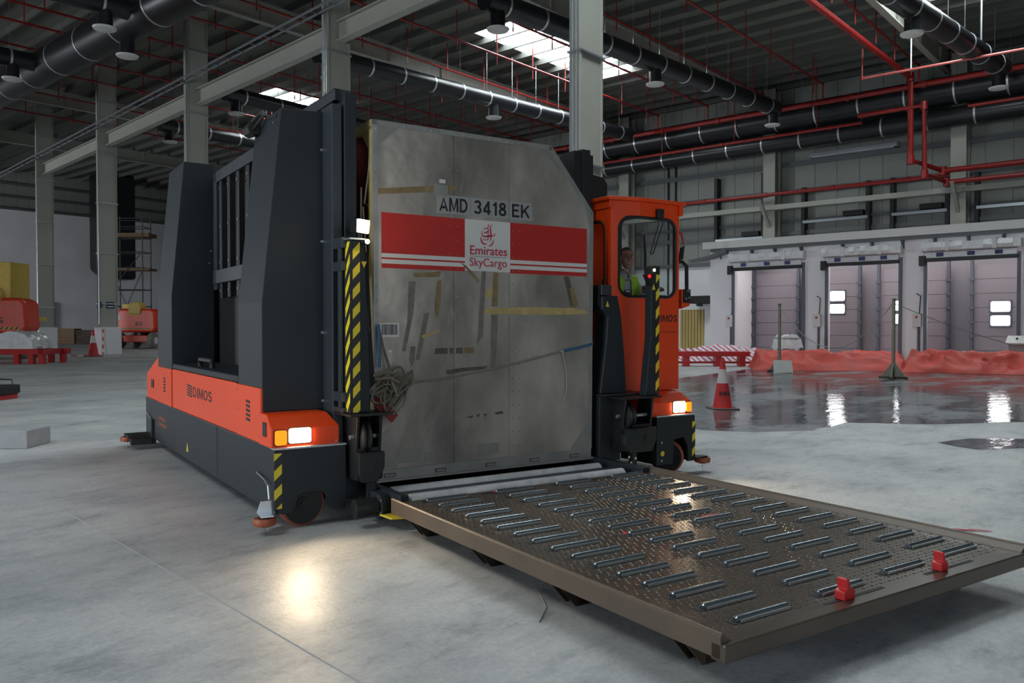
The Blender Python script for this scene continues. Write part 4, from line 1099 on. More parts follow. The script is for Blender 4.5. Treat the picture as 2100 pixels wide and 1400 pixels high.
# --- right side unit
MB().box(5.46, 6.76, 7.2, 12.5, .2, .93).box(6.25, 6.76, 6.95, 7.2, .5, .93).build('chassis', DARK, ld)
MB().box(5.405, 5.69, 6.6, 6.95, .25, .93).build('inner_panel', ANTH, ld, bev=.006)
MB().box(5.405, 6.04, 6.55, 6.98, .932, .948).build('clamp_top_plate', ANTHL, ld)
rbk = MB().prism([(6.21,.13),(6.45,.13),(6.47,.40),(6.62,.42),(6.68,.31),(6.69,.14),(6.79,.14),(6.79,.645),(6.78,.66),(6.21,.66)], 'y', 6.6, 6.64).build('front_plate', ANTH, ld, bev=.006)
MB().box(6.74, 6.79, 6.64, 12.5, .14, .66).build('skirt_panel', ANTH, ld)
MB().box(6.21, 6.25, 6.64, 7.2, .14, .66).build('inner_web', DARK, ld)
MB().box(6.2, 6.8, 6.59, 6.75, .66, .676).build('step_edge', GALV, rbk, bev=.003)
MB().box(6.745, 6.792, 6.5965, 6.6, .18, .585).build('hazard_strip', HAZ, rbk)
MB().lathe([(.03, 6.59), (.025, 6.602)], (6.285, 0, .26), 'y', 10).build('eye_bolt', YTRI, rbk)
screws(rbk, [(6.28, 6.599, .38), (6.28, 6.599, .18)], 'y', .012)
hb2 = headbox(6.10, 6.775, True, False)
hb2.location.y += .03
lens('headlight', 6.49, 6.665, .695, .815, HEADW, hb2, 6.64-.03)
lens('indicator_lamp', 6.685, 6.76, .695, .805, HEADA, hb2, 6.64-.03)
wheel((6.53, 6.78, .19), R(-50)); wheel((6.4, 11.9, .19), 0)
g = guide_roller((6.93, 6.62, .135))
MB().prism([(6.76, 6.55), (6.97, 6.57), (6.97, 6.67), (6.76, 6.75)], 'z', .172, .182).build('bracket_plate', DARK, g)
clamp(5.58, 5.98, -1)
MB().prism([(5.53, .54), (5.60, .60), (5.70, .585), (5.64, .40), (5.54, .38), (5.52, .45)], 'y', 6.33, 6.40).build('clamp_jaw', ANTH, ld, bev=.006)
screws(ld, [(5.57, 6.33, .32), (5.6, 6.33, .26), (5.66, 6.33, .3)], 'y', .014)
# fender
fd = MB().prism([(5.455, 1.97), (5.455, 1.83), (5.53, 1.76), (5.51, 1.5), (5.43, .95), (5.79, .95), (5.77, 1.25), (5.72, 1.75), (5.665, 1.98)], 'y', 6.62, 6.82).build('fender', ANTH, ld, bev=.012)
MB().box(5.46, 5.60, 6.64, 6.8, 1.98, 2.09).build('sensor_box', ANTHL, fd, bev=.006)
MB().box(5.43, 5.455, 6.66, 6.8, 1.86, 2.08).build('sensor_cover', BLACK, fd)
MB().prism([(5.50, 1.86), (5.545, 1.86), (5.523, 1.92)], 'y', 6.616, 6.62).build('warning_triangle', YTRI, fd)
# striped post right
pr_ = MB().prism([(5.94, 2.28), (6.0, 2.28), (6.0, .93), (5.86, .93), (5.935, 1.55)], 'y', 6.4, 6.5).build('lamp_post', ANTH, ld, bev=.004)
MB().box(6.0, 6.045, 6.4, 6.5, .93, 2.28).build('post_core', ANTH, pr_)
HAZR = stripes('hazard_tape_right', (28, 27, 24), (222, 200, 40), (1.2, 0, -1.), .19, .5)
MB().box(6.001, 6.046, 6.3965, 6.4, .93, 2.22).build('hazard_strip', HAZR, pr_)
MB().box(5.93, 6.05, 6.39, 6.5, 2.20, 2.29).build('post_head', BLACK, pr_, bev=.006)
MB().lathe([(.016, 6.385), (.014, 6.392)], (5.965, 0, 2.245), 'y', 10).build('side_lamp', emit('small_lamp_glow', (255, 236, 210), 12.), pr_)
rc = MB().prism([(5.865, 2.20), (5.93, 2.20), (5.93, 2.08)], 'y', 6.40, 6.46).build('red_lamp', BLACK, pr_)
MB().lathe([(.018, 6.392), (.015, 6.40)], (5.905, 0, 2.18), 'y', 10).build('lens', REDL, rc)
MB().prism([(5.945, 2.04), (5.99, 2.04), (5.968, 2.10)], 'y', 6.396, 6.40).build('warning_triangle', YTRI, pr_)
# right mast and rear tower
mr = MB().box(5.53, 5.63, 7.2, 7.45, .2, 3.59).build('mast_channel', DARK, ld)
MB().box(5.64, 5.76, 7.2, 7.5, .2, 3.62).build('mast_channel', ANTH, ld, bev=.006)
MB().box(5.77, 5.84, 7.25, 7.5, .2, 3.58).build('mast_channel', ANTH, ld, bev=.006)
MB().prism([(6.5, .93), (6.88, .93), (6.88, 3.5), (6.82, 3.58), (6.5, 3.62)], 'y', 8.25, 9.0).build('front_tower', ANTH, ld, bev=.008)
MB().prism([(6.5, .93), (6.88, .93), (6.88, 3.5), (6.82, 3.6), (6.5, 3.62)], 'y', 11.2, 12.0).build('rear_tower', ANTH, ld, bev=.008)
for z0, z1, m in ((1.65, 1.95, BLACK), (1.35, 1.62, ORANGE), (.96, 1.3, ORANGE)): MB().box(5.46, 5.62, 7.0, 7.19, z0, z1).build('valve_block', m, ld, bev=.02)

# --- driver's cab
cabp = bpy.data.objects.new('cab', None); COL.objects.link(cabp); cabp.parent = ld; BASE['cab'] = BASE[ld.name]
A_, B_, C_, D_, E_ = (5.865, 6.99), (6.22, 6.9), (6.81, 6.9), (6.81, 8.15), (5.865, 8.15)
def strip_wall(name, path, z0, z1, holes, m, parent, th=.035, gasket=True):
    segs = [(Vector(path[i]), Vector(path[i+1])) for i in range(len(path)-1)]
    cum = [0]
    for a, b in segs: cum.append(cum[-1] + (b-a).length)
    off = BASE[parent.name]
    def mp(s, z, o=0.):
        i = 0
        while i < len(segs)-1 and s > cum[i+1] + 1e-6: i += 1
        a, b = segs[i]; d_ = (b-a).normalized(); p = a + d_*(s-cum[i]); n_ = Vector((d_.y, -d_.x))
        return (p.x + n_.x*o - off[0], p.y + n_.y*o - off[1], z - off[2])
    def flat(loops):
        bm = bmesh.new(); es = []
        for lp in loops:
            vs = [bm.verts.new((p[0], p[1], 0)) for p in lp]
            for i in range(len(vs)): es.append(bm.edges.new((vs[i], vs[(i+1) % len(vs)])))
        bmesh.ops.triangle_fill(bm, use_beauty=True, use_dissolve=False, edges=es)
        for c in cum[1:-1]:
            bmesh.ops.bisect_plane(bm, geom=bm.verts[:]+bm.edges[:]+bm.faces[:], plane_co=(c, 0, 0), plane_no=(1, 0, 0))
        return bm
    hl = [rrect(h[0], h[1], h[2], h[3], h[4], 6) for h in holes]
    bm = flat([[(0, z0), (cum[-1], z0), (cum[-1], z1), (0, z1)]] + hl)
    def fin(bm, nm, mm, par, o=0., thick=None):
        for v in bm.verts: v.co = mp(v.co.x, v.co.y, o)
        bmesh.ops.recalc_face_normals(bm, faces=bm.faces)
        me = bpy.data.meshes.new(nm); bm.to_mesh(me); bm.free(); me.materials.append(mm)
        ob = bpy.data.objects.new(nm, me); COL.objects.link(ob); ob.parent = par; BASE[ob.name] = off
        if thick: sd = ob.modifiers.new('solid', 'SOLIDIFY'); sd.thickness = thick; sd.offset = 0
        return ob
    w = fin(bm, name, m, parent, 0., th)
    for h in hl:
        pts = []
        hh = h + [h[0]]
        for p, q in zip(hh[:-1], hh[1:]):
            pts.append(p)
            for c in cum[1:-1]:
                if (p[0]-c)*(q[0]-c) < 0: pts.append((c, p[1] + (q[1]-p[1])*(c-p[0])/(q[0]-p[0])))
        pts.append(pts[0])
        if gasket: MB().tube([mp(p[0], p[1], .004) for p in pts], .021, 6, cap=False).build('window_gasket', BLACK, parent, (0, 0, 0))
        fin(flat([h]), 'window_pane', GLASS, parent)
    return w
cabw = []
L1 = (Vector(B_)-Vector(A_)).length + (Vector(C_)-Vector(B_)).length
strip_wall('front_wall', [A_, B_, C_], .93, 3.05, [(.10, L1-.045, 1.985, 2.875, .14)], ORANGE, cabp)
strip_wall('left_wall', [E_, A_], 1.2, 3.05, [(.22, 1.16-.07, 1.95, 2.83, .12)], ORANGE, cabp)
strip_wall('right_wall', [C_, D_], .93, 3.05, [(.06, 1.02, 1.75, 3.0, .1)], ORANGE, cabp)
strip_wall('rear_wall', [D_, E_], .93, 3.05, [], ORANGE, cabp)
MB().box(5.88, 6.80, 7.0, 8.14, 1.16, 1.2).build('cab_floor', DARK, cabp)
MB().prism([(5.80, 6.93), (6.20, 6.83), (6.88, 6.83), (6.88, 8.2), (5.80, 8.2)], 'z', 3.045, 3.085).build('roof', ORANGE, cabp, bev=.008)
MB().prism([(5.83, 6.95), (5.865, 6.95), (5.865, 8.15), (5.83, 8.15)], 'z', 2.96, 3.045).build('roof_edge', ORANGE, cabp, bev=.004)
MB().prism([(6.79, 6.86), (6.85, 6.86), (6.85, 6.92), (6.83, 6.92)], 'z', 2.93, 3.045).build('roof_edge', ORANGE, cabp)
# lettering on cab front
for k in range(5): MB().prism([(6.345+k*.004, 1.705+k*.018), (6.42+k*.004, 1.705+k*.018), (6.422+k*.004, 1.715+k*.018), (6.347+k*.004, 1.715+k*.018)], 'y', 6.878, 6.883).build('logo_bar', BLK, cabp)
block_text('DIMOS', (6.445, 6.882, 1.705), (1, 0, 0), (0, 0, 1), (0, -1, 0), .082, .33, BLK, cabp, pen=.16, shear=.18)
fit(text('-  -  -  -  -  -  -', .03, (6.35, 6.879, 1.635), FRONT, BLK, cabp), .43)
MB().box(6.35, 6.78, 6.8795, 6.882, 1.585, 1.593).build('small_print', mat('faint_print', (120, 40, 18), .5), cabp)
# wipers
wp = MB().box(6.44, 6.53, 6.83, 6.88, 2.88, 2.98).build('wiper_motor', BLACK, cabp, bev=.006)
MB().tube([(6.455, 6.83, 2.93), (6.45, 6.84, 2.80), (6.345, 6.86, 2.47)], .007, 5).build('wiper_arm', BLACK, wp)
MB().tube([(6.515, 6.83, 2.93), (6.51, 6.84, 2.80), (6.39, 6.86, 2.48), (6.345, 6.86, 2.46)], .007, 5).build('wiper_arm', BLACK, wp)
MB().prism([(6.255, 2.68), (6.268, 2.60), (6.285, 2.45), (6.278, 2.24), (6.268, 2.24), (6.265, 2.45)], 'y', 6.855, 6.875).build('wiper_blade', BLACK, wp)
MB().tube([(6.345, 6.86, 2.465), (6.275, 6.865, 2.46)], .006, 5).build('wiper_joint', SCREW, wp)
# side mirror and lamp
mi = MB().tube([(6.83, 6.97, 2.40), (6.93, 6.95, 2.41), (6.98, 6.93, 2.36), (6.985, 6.93, 2.08)], .022, 6).build('mirror_arm', BLACK, cabp, smooth=True)
MB().tube([(6.83, 6.95, 2.74), (6.90, 6.94, 2.74), (6.93, 6.94, 2.68), (6.935, 6.94, 2.60)], .012, 6).build('hose', LIGHTRED, mi, smooth=True)
MB().hexa([(6.87, 6.93, 2.42), (6.93, 6.93, 2.44), (6.93, 6.96, 2.44), (6.87, 6.96, 2.42)], [(6.90, 6.93, 2.58), (6.955, 6.93, 2.60), (6.955, 6.96, 2.60), (6.90, 6.96, 2.58)]).build('mirror', BLACK, mi, bev=.006)
bxl = MB().hexa([(6.90, 6.92, 1.86), (7.03, 6.92, 1.90), (7.03, 7.05, 1.90), (6.90, 7.05, 1.86)], [(6.90, 6.92, 2.09), (7.04, 6.92, 2.09), (7.04, 7.05, 2.09), (6.90, 7.05, 2.09)]).build('control_pod', ORANGE, cabp, bev=.008)
MB().box(6.91, 7.03, 6.905, 6.922, 1.93, 2.09).build('lamp_glass', BLACK, bxl, bev=.01)
screws(bxl, [(6.98, 6.903, 2.07), (7.015, 6.903, 2.06), (6.95, 6.903, 1.98), (7.0, 6.903, 1.99)], 'y', .012)
MB().tube([(6.82, 6.98, 1.95), (6.9, 6.98, 1.95)], .03, 6).build('pod_arm', DARK, bxl)
# cab interior
se = MB().box(6.20, 6.64, 7.30, 7.74, 1.52, 1.64).build('seat', BLACK, cabp, bev=.03)
MB().hexa([(6.21, 7.72, 1.6), (6.63, 7.72, 1.6), (6.63, 7.84, 1.6), (6.21, 7.84, 1.6)], [(6.24, 7.82, 2.15), (6.60, 7.82, 2.15), (6.60, 7.90, 2.15), (6.24, 7.90, 2.15)]).build('seat_back', BLACK, se, bev=.03)
MB().box(6.30, 6.54, 7.4, 7.7, 1.2, 1.52).build('seat_base', DARK, se)
sw = MB().tube([(6.62 + .13*math.cos(R(a)), 7.1 + .09*math.sin(R(a)), 2.10 + .03*math.sin(R(a))) for a in range(0, 361, 20)], .013, 6, cap=False).build('steering_wheel', BLACK, cabp, smooth=True)
MB().box(6.5, 6.76, 7.03, 7.16, 1.95, 2.02).box(6.58, 6.66, 7.06, 7.14, 1.2, 2.08).build('steering_column', BLACK, sw, bev=.01)
screws(sw, [(6.53, 7.02, 2.06), (6.66, 7.02, 2.09), (6.70, 7.02, 2.0)], 'y', .014)
# headlamp beams (the lamps' own light)
def beam(x, z, pw, y=6.55):
    d = bpy.data.lights.new('headlight_beam', 'SPOT'); d.energy = pw; d.color = (1, .78, .52); d.spot_size = R(100); d.spot_blend = .8; d.shadow_soft_size = .06
    o = bpy.data.objects.new('headlight_beam', d); COL.objects.link(o); o.parent = ld
    o.location = (x-4.4, y-9.5, z); o.rotation_euler = (R(-74), 0, 0)
beam(2.23, .755, 60); beam(6.58, .755, 45)

# ------------------------------------------------------------------ the driver
SKIN = mat('skin', (176, 118, 96), .5, 0, .08, 20.)
SHIRT = mat('pale_shirt', (168, 172, 182), .75)
VEST = mat('hi_vis_vest', (176, 222, 40), .6)
NAVY = mat('navy_overall', (28, 32, 52), .75)
HAIR = mat('dark_grey_hair', (52, 50, 50), .8, 0, .3, 60.)
dv = vthing('person', (6.42, 7.5, 1.64), 'driver with short dark hair and lime green safety vest seated in the orange cab', 'person')
def skin_bm(verts, edges, radii, sub=2):
    me = bpy.data.meshes.new('tmp'); me.from_pydata(verts, edges, [])
    ob = bpy.data.objects.new('tmp', me); COL.objects.link(ob)
    ob.modifiers.new('skin', 'SKIN')
    if not me.skin_vertices: 
        bm = bmesh.new(); bm.from_mesh(me); bm.verts.layers.skin.verify(); bm.to_mesh(me); bm.free()
    for i, r in enumerate(radii):
        sv = me.skin_vertices[0].data[i]; sv.radius = r if isinstance(r, tuple) else (r, r); sv.use_root = (i == 0)
    if sub:
        sb = ob.modifiers.new('sub', 'SUBSURF'); sb.levels = sub; sb.render_levels = sub
    out = bpy.data.meshes.new_from_object(ob.evaluated_get(bpy.context.evaluated_depsgraph_get()))
    bpy.data.objects.remove(ob); bpy.data.meshes.remove(me)
    return out
cx = 6.42
V_ = [(cx,7.54,1.72),(cx,7.52,1.88),(cx,7.48,2.05),(cx,7.45,2.18),(cx,7.42,2.26),(cx,7.39,2.34),            # 0-5 spine to skull base
      (cx-.20,7.46,2.185),(cx-.27,7.34,1.94),(cx-.14,7.15,1.93),(cx-.10,7.10,1.95),                         # 6-9 left on screen arm
      (cx+.20,7.46,2.185),(cx+.28,7.33,1.95),(cx+.12,7.18,2.07),(cx+.09,7.13,2.11),                         # 10-13
      (cx-.09,7.5,1.70),(cx-.10,7.12,1.70),(cx-.10,7.12,1.32),(cx-.10,7.04,1.235),                          # 14-17 legs
      (cx+.09,7.5,1.70),(cx+.10,7.12,1.70),(cx+.10,7.12,1.32),(cx+.10,7.04,1.235)]
E_ = [(0,1),(1,2),(2,3),(3,4),(4,5),(3,6),(6,7),(7,8),(8,9),(3,10),(10,11),(11,12),(12,13),(0,14),(14,15),(15,16),(16,17),(0,18),(18,19),(19,20),(20,21)]
R_ = [(.15,.12),(.145,.115),(.155,.115),(.115,.095),.066,.062, .066,.042,.028,.034, .066,.042,.028,.034, .085,.06,.042,.036, .085,.06,.042,.036]
def fingers(base_i, d, side):
    b = Vector(V_[base_i])
    for k in range(4):
        o_ = Vector((side*(-.024+.016*k), 0, .004*k)) if True else None
        p0 = b + o_; l = (.026, .031, .033, .028)[k]
        p1 = p0 + Vector((0, -l, .006)); p2 = p1 + Vector((0, -l*.6, -l*.7)); p3 = p2 + Vector((0, l*.3, -l*.7))
        n_ = len(V_); V_.extend([p1[:], p2[:], p3[:]]); E_.extend([(base_i, n_), (n_, n_+1), (n_+1, n_+2)]); R_.extend([.0095, .0085, .0075])
    n_ = len(V_); q = b + Vector((side*.034, .0, .012)); V_.extend([q[:], (q + Vector((side*.006, -.03, -.004)))[:]]); E_.extend([(base_i, n_), (n_, n_+1)]); R_.extend([.011, .009])
fingers(9, 1, 1); fingers(13, 1, -1)
bme = skin_bm(V_, E_, R_, 2)
bm = bmesh.new(); bm.from_mesh(bme)
hc = Vector((cx, 7.345, 2.455))
def ell(c, r, rot=None, seg=16):
    M = Matrix.Translation(c) @ (rot or Matrix()) @ Matrix.Diagonal((*r, 1))
    bmesh.ops.create_uvsphere(bm, u_segments=seg, v_segments=10, radius=1, matrix=M)
YAW = Matrix.Rotation(R(-24), 4, 'Z')          # face turned towards the photographer
def hd(x, y, z): return hc + (YAW @ Vector((x, y, z)))
ell(hd(0, .012, .03), (.078, .098, .098), YAW); ell(hd(0, -.02, -.045), (.062, .075, .085), YAW); ell(hd(0, -.055, -.105), (.034, .036, .03), YAW)
ell(hd(0, -.098, -.022), (.014, .024, .017), YAW, 10); ell(hd(0, -.088, .004), (.010, .018, .032), YAW, 10)
ell(hd(0, -.072, .035), (.056, .02, .012), YAW, 12); ell(hd(0, -.085, -.068), (.026, .012, .006), YAW, 10); ell(hd(0, -.083, -.080), (.022, .012, .007), YAW, 10)
for s_ in (-1, 1):
    ell(hd(s_*.078, .015, -.008), (.010, .02, .034), YAW, 10); ell(hd(s_*.04, -.062, -.025), (.026, .026, .022), YAW, 10)
for v in bm.verts: v.co -= Vector((6.42, 7.5, 1.64))
bm.to_mesh(bme); bm.free()
bme.materials.clear(); bme.materials.append(SKIN)
body = bpy.data.objects.new('body', bme); COL.objects.link(body); body.parent = dv
rm = body.modifiers.new('remesh', 'REMESH'); rm.mode = 'VOXEL'; rm.voxel_size = .0075; rm.use_smooth_shade = True
BASE['body'] = BASE[dv.name]
for s_ in (-1, 1):
    e = MB(); p = hd(s_*.031, -.083, .012)
    e.lathe([(0, -.009), (.010, -.005), (.011, 0), (.009, .006), (0, .009)], (p.x, p.y, p.z), 'y', 10)
    ey = e.build('eye', mat('eye_white', (150, 138, 130), .4), dv, smooth=True)
    p2 = hd(s_*.031, -.091, .012); MB().lathe([(0, -.004), (.007, -.002), (.007, .003)], (p2.x, p2.y, p2.z), 'y', 8).build('iris', mat('iris_dark', (40, 30, 26), .3), ey)
    p3 = hd(s_*.032, -.094, .034); MB().tube([(p3-(YAW@Vector((.018, 0, .002))))[:], (p3+Vector((0, 0, .004)))[:], (p3+(YAW@Vector((.018, 0, 0))))[:]], .0045, 5).build('eyebrow', HAIR, dv)
p = hd(0, -.0965, -.0735); MB().tube([(p-(YAW@Vector((.022, -.004, 0))))[:], p[:], (p+(YAW@Vector((.022, .004, 0))))[:]], .0026, 5).build('mouth', mat('lips', (120, 66, 60), .5), dv)
# hair: cap over the skull
bm = bmesh.new()
bmesh.ops.create_uvsphere(bm, u_segments=24, v_segments=16, radius=1, matrix=Matrix.Translation(hd(0, .02, .034)) @ YAW @ Matrix.Diagonal((.084, .101, .102, 1)))
kill = []
for f in bm.faces:
    q = YAW.inverted() @ (f.calc_center_median() - hd(0, .02, .034))
    if (q.y < -.045 and q.z < .058) or (q.y < .02 and q.z < .0) or q.z < -.07: kill.append(f)
bmesh.ops.delete(bm, geom=kill, context='FACES')
for v in bm.verts: v.co -= Vector((6.42, 7.5, 1.64)); v.co += Vector((0, 0, .002*noise.noise(v.co*60)))
me = bpy.data.meshes.new('hair'); bm.to_mesh(me); bm.free(); me.materials.append(HAIR)
o = bpy.data.objects.new('hair', me); COL.objects.link(o); o.parent = dv
sd = o.modifiers.new('solid', 'SOLIDIFY'); sd.thickness = .008
def garment(name, idx, grow, m, cut=None, thick=None, sub=2):
    vs = [V_[i] for i in idx]; mp = {i: k for k, i in enumerate(idx)}
    es = [(mp[a], mp[b]) for a, b in E_ if a in mp and b in mp]
    rs = [((R_[i][0]+grow, R_[i][1]+grow) if isinstance(R_[i], tuple) else R_[i]+grow) for i in idx]
    me = skin_bm(vs, es, rs, sub); bm = bmesh.new(); bm.from_mesh(me)
    if cut: bmesh.ops.delete(bm, geom=[f for f in bm.faces if cut(f.calc_center_median())], context='FACES')
    for v in bm.verts: v.co -= Vector((6.42, 7.5, 1.64))
    bm.to_mesh(me); bm.free(); me.materials.clear(); me.materials.append(m); me.name = name
    me.polygons.foreach_set('use_smooth', [True]*len(me.polygons))
    o = bpy.data.objects.new(name, me); COL.objects.link(o); o.parent = dv; BASE[o.name] = BASE[dv.name]
    if thick: sd = o.modifiers.new('solid', 'SOLIDIFY'); sd.thickness = thick; sd.offset = 1
    return o
garment('shirt', [0,1,2,3,4,6,7,8,10,11,12], .012, SHIRT, lambda c: c.z > 2.275)
garment('trousers', [0,1,14,15,16,18,19,20], .014, NAVY, lambda c: c.z > 1.95)
garment('bib', [0,1,2,3], .022, NAVY, lambda c: c.z > 2.10 or abs(c.x-cx) > .09 or c.y > 7.5, .004)
garment('vest', [0,1,2,3,4,6,7,10,11], .028, VEST, lambda c: c.z > 2.262 or c.z < 1.72 or (c.y < 7.43 and abs(c.x-cx-.015) < .05 + max(0, (2.2-c.z))*.12) or abs(c.x-cx) > .205 or c.y < 7.30, .005, 4)
garment('shoe', [16, 17], .012, BLACK, lambda c: c.z > 1.33); garment('shoe', [20, 21], .012, BLACK, lambda c: c.z > 1.33)
MB().tube([(cx + .082*math.sin(a), 7.405 - .078*math.cos(a), 2.262 + .022*(1-math.cos(a))/2) for a in [R(18+k*18) for k in range(19)]], .017, 8).build('collar', SHIRT, dv, smooth=True)
for s_ in (-1, 1):
    MB().hexa([(cx+s_*.004, 7.315, 2.20), (cx+s_*.07, 7.325, 2.215), (cx+s_*.08, 7.36, 2.268), (cx+s_*.02, 7.318, 2.262)], [(cx+s_*.004, 7.307, 2.20), (cx+s_*.07, 7.316, 2.215), (cx+s_*.082, 7.352, 2.27), (cx+s_*.02, 7.31, 2.265)]).build('collar', SHIRT, dv, bev=.003)
MB().box(cx-.035, cx+.035, 7.315, 7.335, 2.06, 2.078).build('badge', WHITEP, dv)

# ------------------------------------------------------------------ cones, stanchions, tarpaulins
CONER = mat('cone_red', (196, 44, 46), .45, 0, .1, 3.)
def cone(loc, sc, label):
    c = bthing('traffic_cone', (0, 0, 0), label, 'cone', 'traffic cones')
    bs_ = MB().box(-.27, .27, -.27, .27, 0, .03).build('base', mat('cone_base', (84, 70, 60), .7), c, bev=.015)
    MB().lathe([(.205, .028), (.19, .06), (.115, .52)], (0,0,0), 'z', 28).build('lower_body', CONER, c, smooth=True)
    MB().lathe([(.115, .52), (.068, .80)], (0,0,0), 'z', 28).build('white_band', mat('cone_band', (205, 196, 192), .4), c, smooth=True)
    MB().lathe([(.068, .80), (.036, 1.0), (.03, 1.03), (.018, 1.03), (.018, .99)], (0,0,0), 'z', 28).build('tip', CONER, c, smooth=True)
    c.location = loc; c.scale = (sc, sc, sc)
    return c
c1 = cone((15.25, 7.54, 0), 1, 'large red and white traffic cone standing in the wet floor')
t = text('INN', .12, (-.125, -.172, .28), FRONT, BLK, c1, bold=.004); t.rotation_euler = (R(80), 0, 0)
c1.rotation_euler = (0, 0, R(-49+4))
cone((19.4, 47.6, 0), 1.45, 'distant red and white traffic cone beside the white column plinth')
RUST = mat('grey_post_paint', (128, 126, 112), .6, 0, .2, 5.)
def stanchion(loc, h, label, rz):
    s_ = bthing('barrier_post', (0,0,0), label, 'post', 'rope barrier posts')
    MB().tube([(0,0,.05), (0,0,h)], .055, 10).build('post', RUST, s_, smooth=True)
    MB().box(-.42, .42, -.08, .08, 0, .07).box(-.08, .08, -.42, .42, 0, .07).build('foot', mat('brown_base_steel', (70, 62, 50), .7, 0, .3, 5.), s_, bev=.01)
    for k in range(4):
        a = k*math.pi/2; MB().prism([(.04, .05), (.36, .06), (.05, .5)], 'y', -.02, .02).build('gusset', RUST, s_).rotation_euler = (0, 0, a)
    MB().lathe([(.03, h), (.07, h+.02), (.07, h+.05), (0, h+.07)], (0,0,0), 'z', 10).build('cap', RUST, s_)
    s_.location = loc; s_.rotation_euler = (0, 0, rz); return s_
stanchion((29.23, 12.2, 0), 2.45, 'grey barrier post at the left end of the tarpaulin', .3)
stanchion((27.74, 7.83, 0), 2.5, 'grey barrier post in front of the tarpaulin, nearest the water', .1)
def rope_between(label, a, b, sag, r=.014):
    a, b = Vector(a), Vector(b)
    o = bthing('barrier_rope', a[:], label, 'rope', 'slack barrier ropes')
    pts = [(a.lerp(b, i/14) - Vector((0, 0, sag*4*(i/14)*(1-i/14))))[:] for i in range(15)]
    MB().tube(pts, r, 6).build('rope', mat('thin_rope', (150, 148, 150), .7), o, smooth=True); return o
rope_between('thin slack rope hanging between the two barrier posts', (29.23, 12.2, 2.42), (27.74, 7.83, 2.46), 1.5)
rope_between('thin slack rope running from the nearer post to the tarpaulin', (27.74, 7.83, 2.4), (31.5, 4.5, .85), .1)
pl = bthing('paper_sign', (28.4, 11.7, 0), 'white placard leaning at the foot of the left barrier post', 'sign')
pm_ = MB().prism([(-.36, 0), (.36, .02), (.34, .46), (-.33, .48)], 'y', -.012, .012).build('board', WHITEP, pl, (0,0,0)); pm_.rotation_euler = (R(-14), 0, R(-49+6))
pm_.location = (0, 0, .0)
def heap(name, path, width, h, m, label, cat, nu=110, nw=26, seed=0, fold=.16, group=None, rise=1.9):
    """crumpled sheet heaped along a path: real folds"""
    P_ = [Vector(p+(0,)) for p in path]; L = [0]
    for a, b in zip(P_[:-1], P_[1:]): L.append(L[-1]+(b-a).length)
    vs = []; o = bthing(name, path[0]+(0,), label, cat, group)
    for i in range(nu+1):
        s_ = L[-1]*i/nu; k = 0
        while k < len(P_)-2 and s_ > L[k+1]: k += 1
        p = P_[k].lerp(P_[k+1], (s_-L[k])/(L[k+1]-L[k])); d_ = (P_[k+1]-P_[k]).normalized(); nn = Vector((-d_.y, d_.x, 0))
        if nn.x < 0: nn = -nn
        e = min(1, min(i, nu-i)/6)
        for j in range(nw+1):
            w = j/nw; q = p + nn*(w*width)
            prof = min(1, w*rise)**.75 * min(1, (1-w)*6)**.5
            f1 = 1-abs(noise.noise((q.x*.8+seed, q.y*.8, seed)))*1.6
            f2 = 1-abs(noise.noise((s_*1.1+seed+w*2.2, w*3.2-s_*.5, seed+4)))*2.6
            z = h*prof*e*(.72 + .28*noise.noise((s_*.5+seed, w*2, 1))) + fold*f2*prof*e*.7 + fold*.6*f1*prof*e
            if j == 0 or j == nw: z = .01
            off = nn*(-.25*max(0, .3-w)*2*noise.noise((s_*1.1+seed, 5, 2))) + d_*(.1*noise.noise((q.x*1.7, q.y*1.7, seed+9)))
            vs.append((q.x+off.x, q.y+off.y, max(.008, z)))
    mb = MB(); mb.add(vs, [(i*(nw+1)+j, (i+1)*(nw+1)+j, (i+1)*(nw+1)+j+1, i*(nw+1)+j+1) for i in range(nu) for j in range(nw)])
    mb.build('sheet', m, o, smooth=True)
    return o
heap('tarpaulin', [(29.5, 13.2), (30.5, 11.5), (31.7, 9.6), (32.0, 8.5)], 3.0, .62, TARP, 'smoother salmon red tarpaulin behind the two barrier posts', 'tarpaulin', 130, 30, 2, .2, 'red tarpaulins by the docks')
heap('tarpaulin', [(31.6, 8.7), (31.9, 7.5), (32.4, 5.6), (32.6, 3.5), (32.8, 0)], 2.2, .62, TARP, 'rumpled salmon red tarpaulin at the right edge of the photo', 'tarpaulin', 160, 30, 8, .3, 'red tarpaulins by the docks')
heap('tarpaulin', [(36.7, 12.7), (36.7, 10.2)], 2.2, .55, TARP, 'small far red tarpaulin heaped inside the middle dock opening', 'tarpaulin', 50, 16, 14, .2, 'red tarpaulins by the docks')
TAPEM = stripes('red_white_tape', (190, 60, 74), (206, 206, 216), (1.1, -.7, .8), .33, .36)
heap('barrier_tape_heap', [(32.2, 19.2), (34.4, 16.6), (35.2, 15.2)], 1.6, .72, TAPEM, 'heap of red and white barrier tape left of the red steel bench', 'tape', 80, 20, 21, .22)
heap('foil_sheet', [(36.8, 9.6), (36.8, 3.0)], 2.2, .35, FOIL, 'crumpled grey plastic foil lying inside the right dock opening', 'foil', 70, 18, 31, .3)
rb_ = bthing('red_bench', (34.2, 16.2, 0), 'low red steel bench frame between the tape heap and tarpaulin', 'frame')
def bx_rot(mb, c, sx, sy, z0, z1, a):
    ca, sa = math.cos(a), math.sin(a)
    q = [(c[0]+x*ca-y*sa, c[1]+x*sa+y*ca) for x, y in ((-sx,-sy),(sx,-sy),(sx,sy),(-sx,sy))]
    return mb.hexa([(x, y, z0) for x, y in q], [(x, y, z1) for x, y in q])
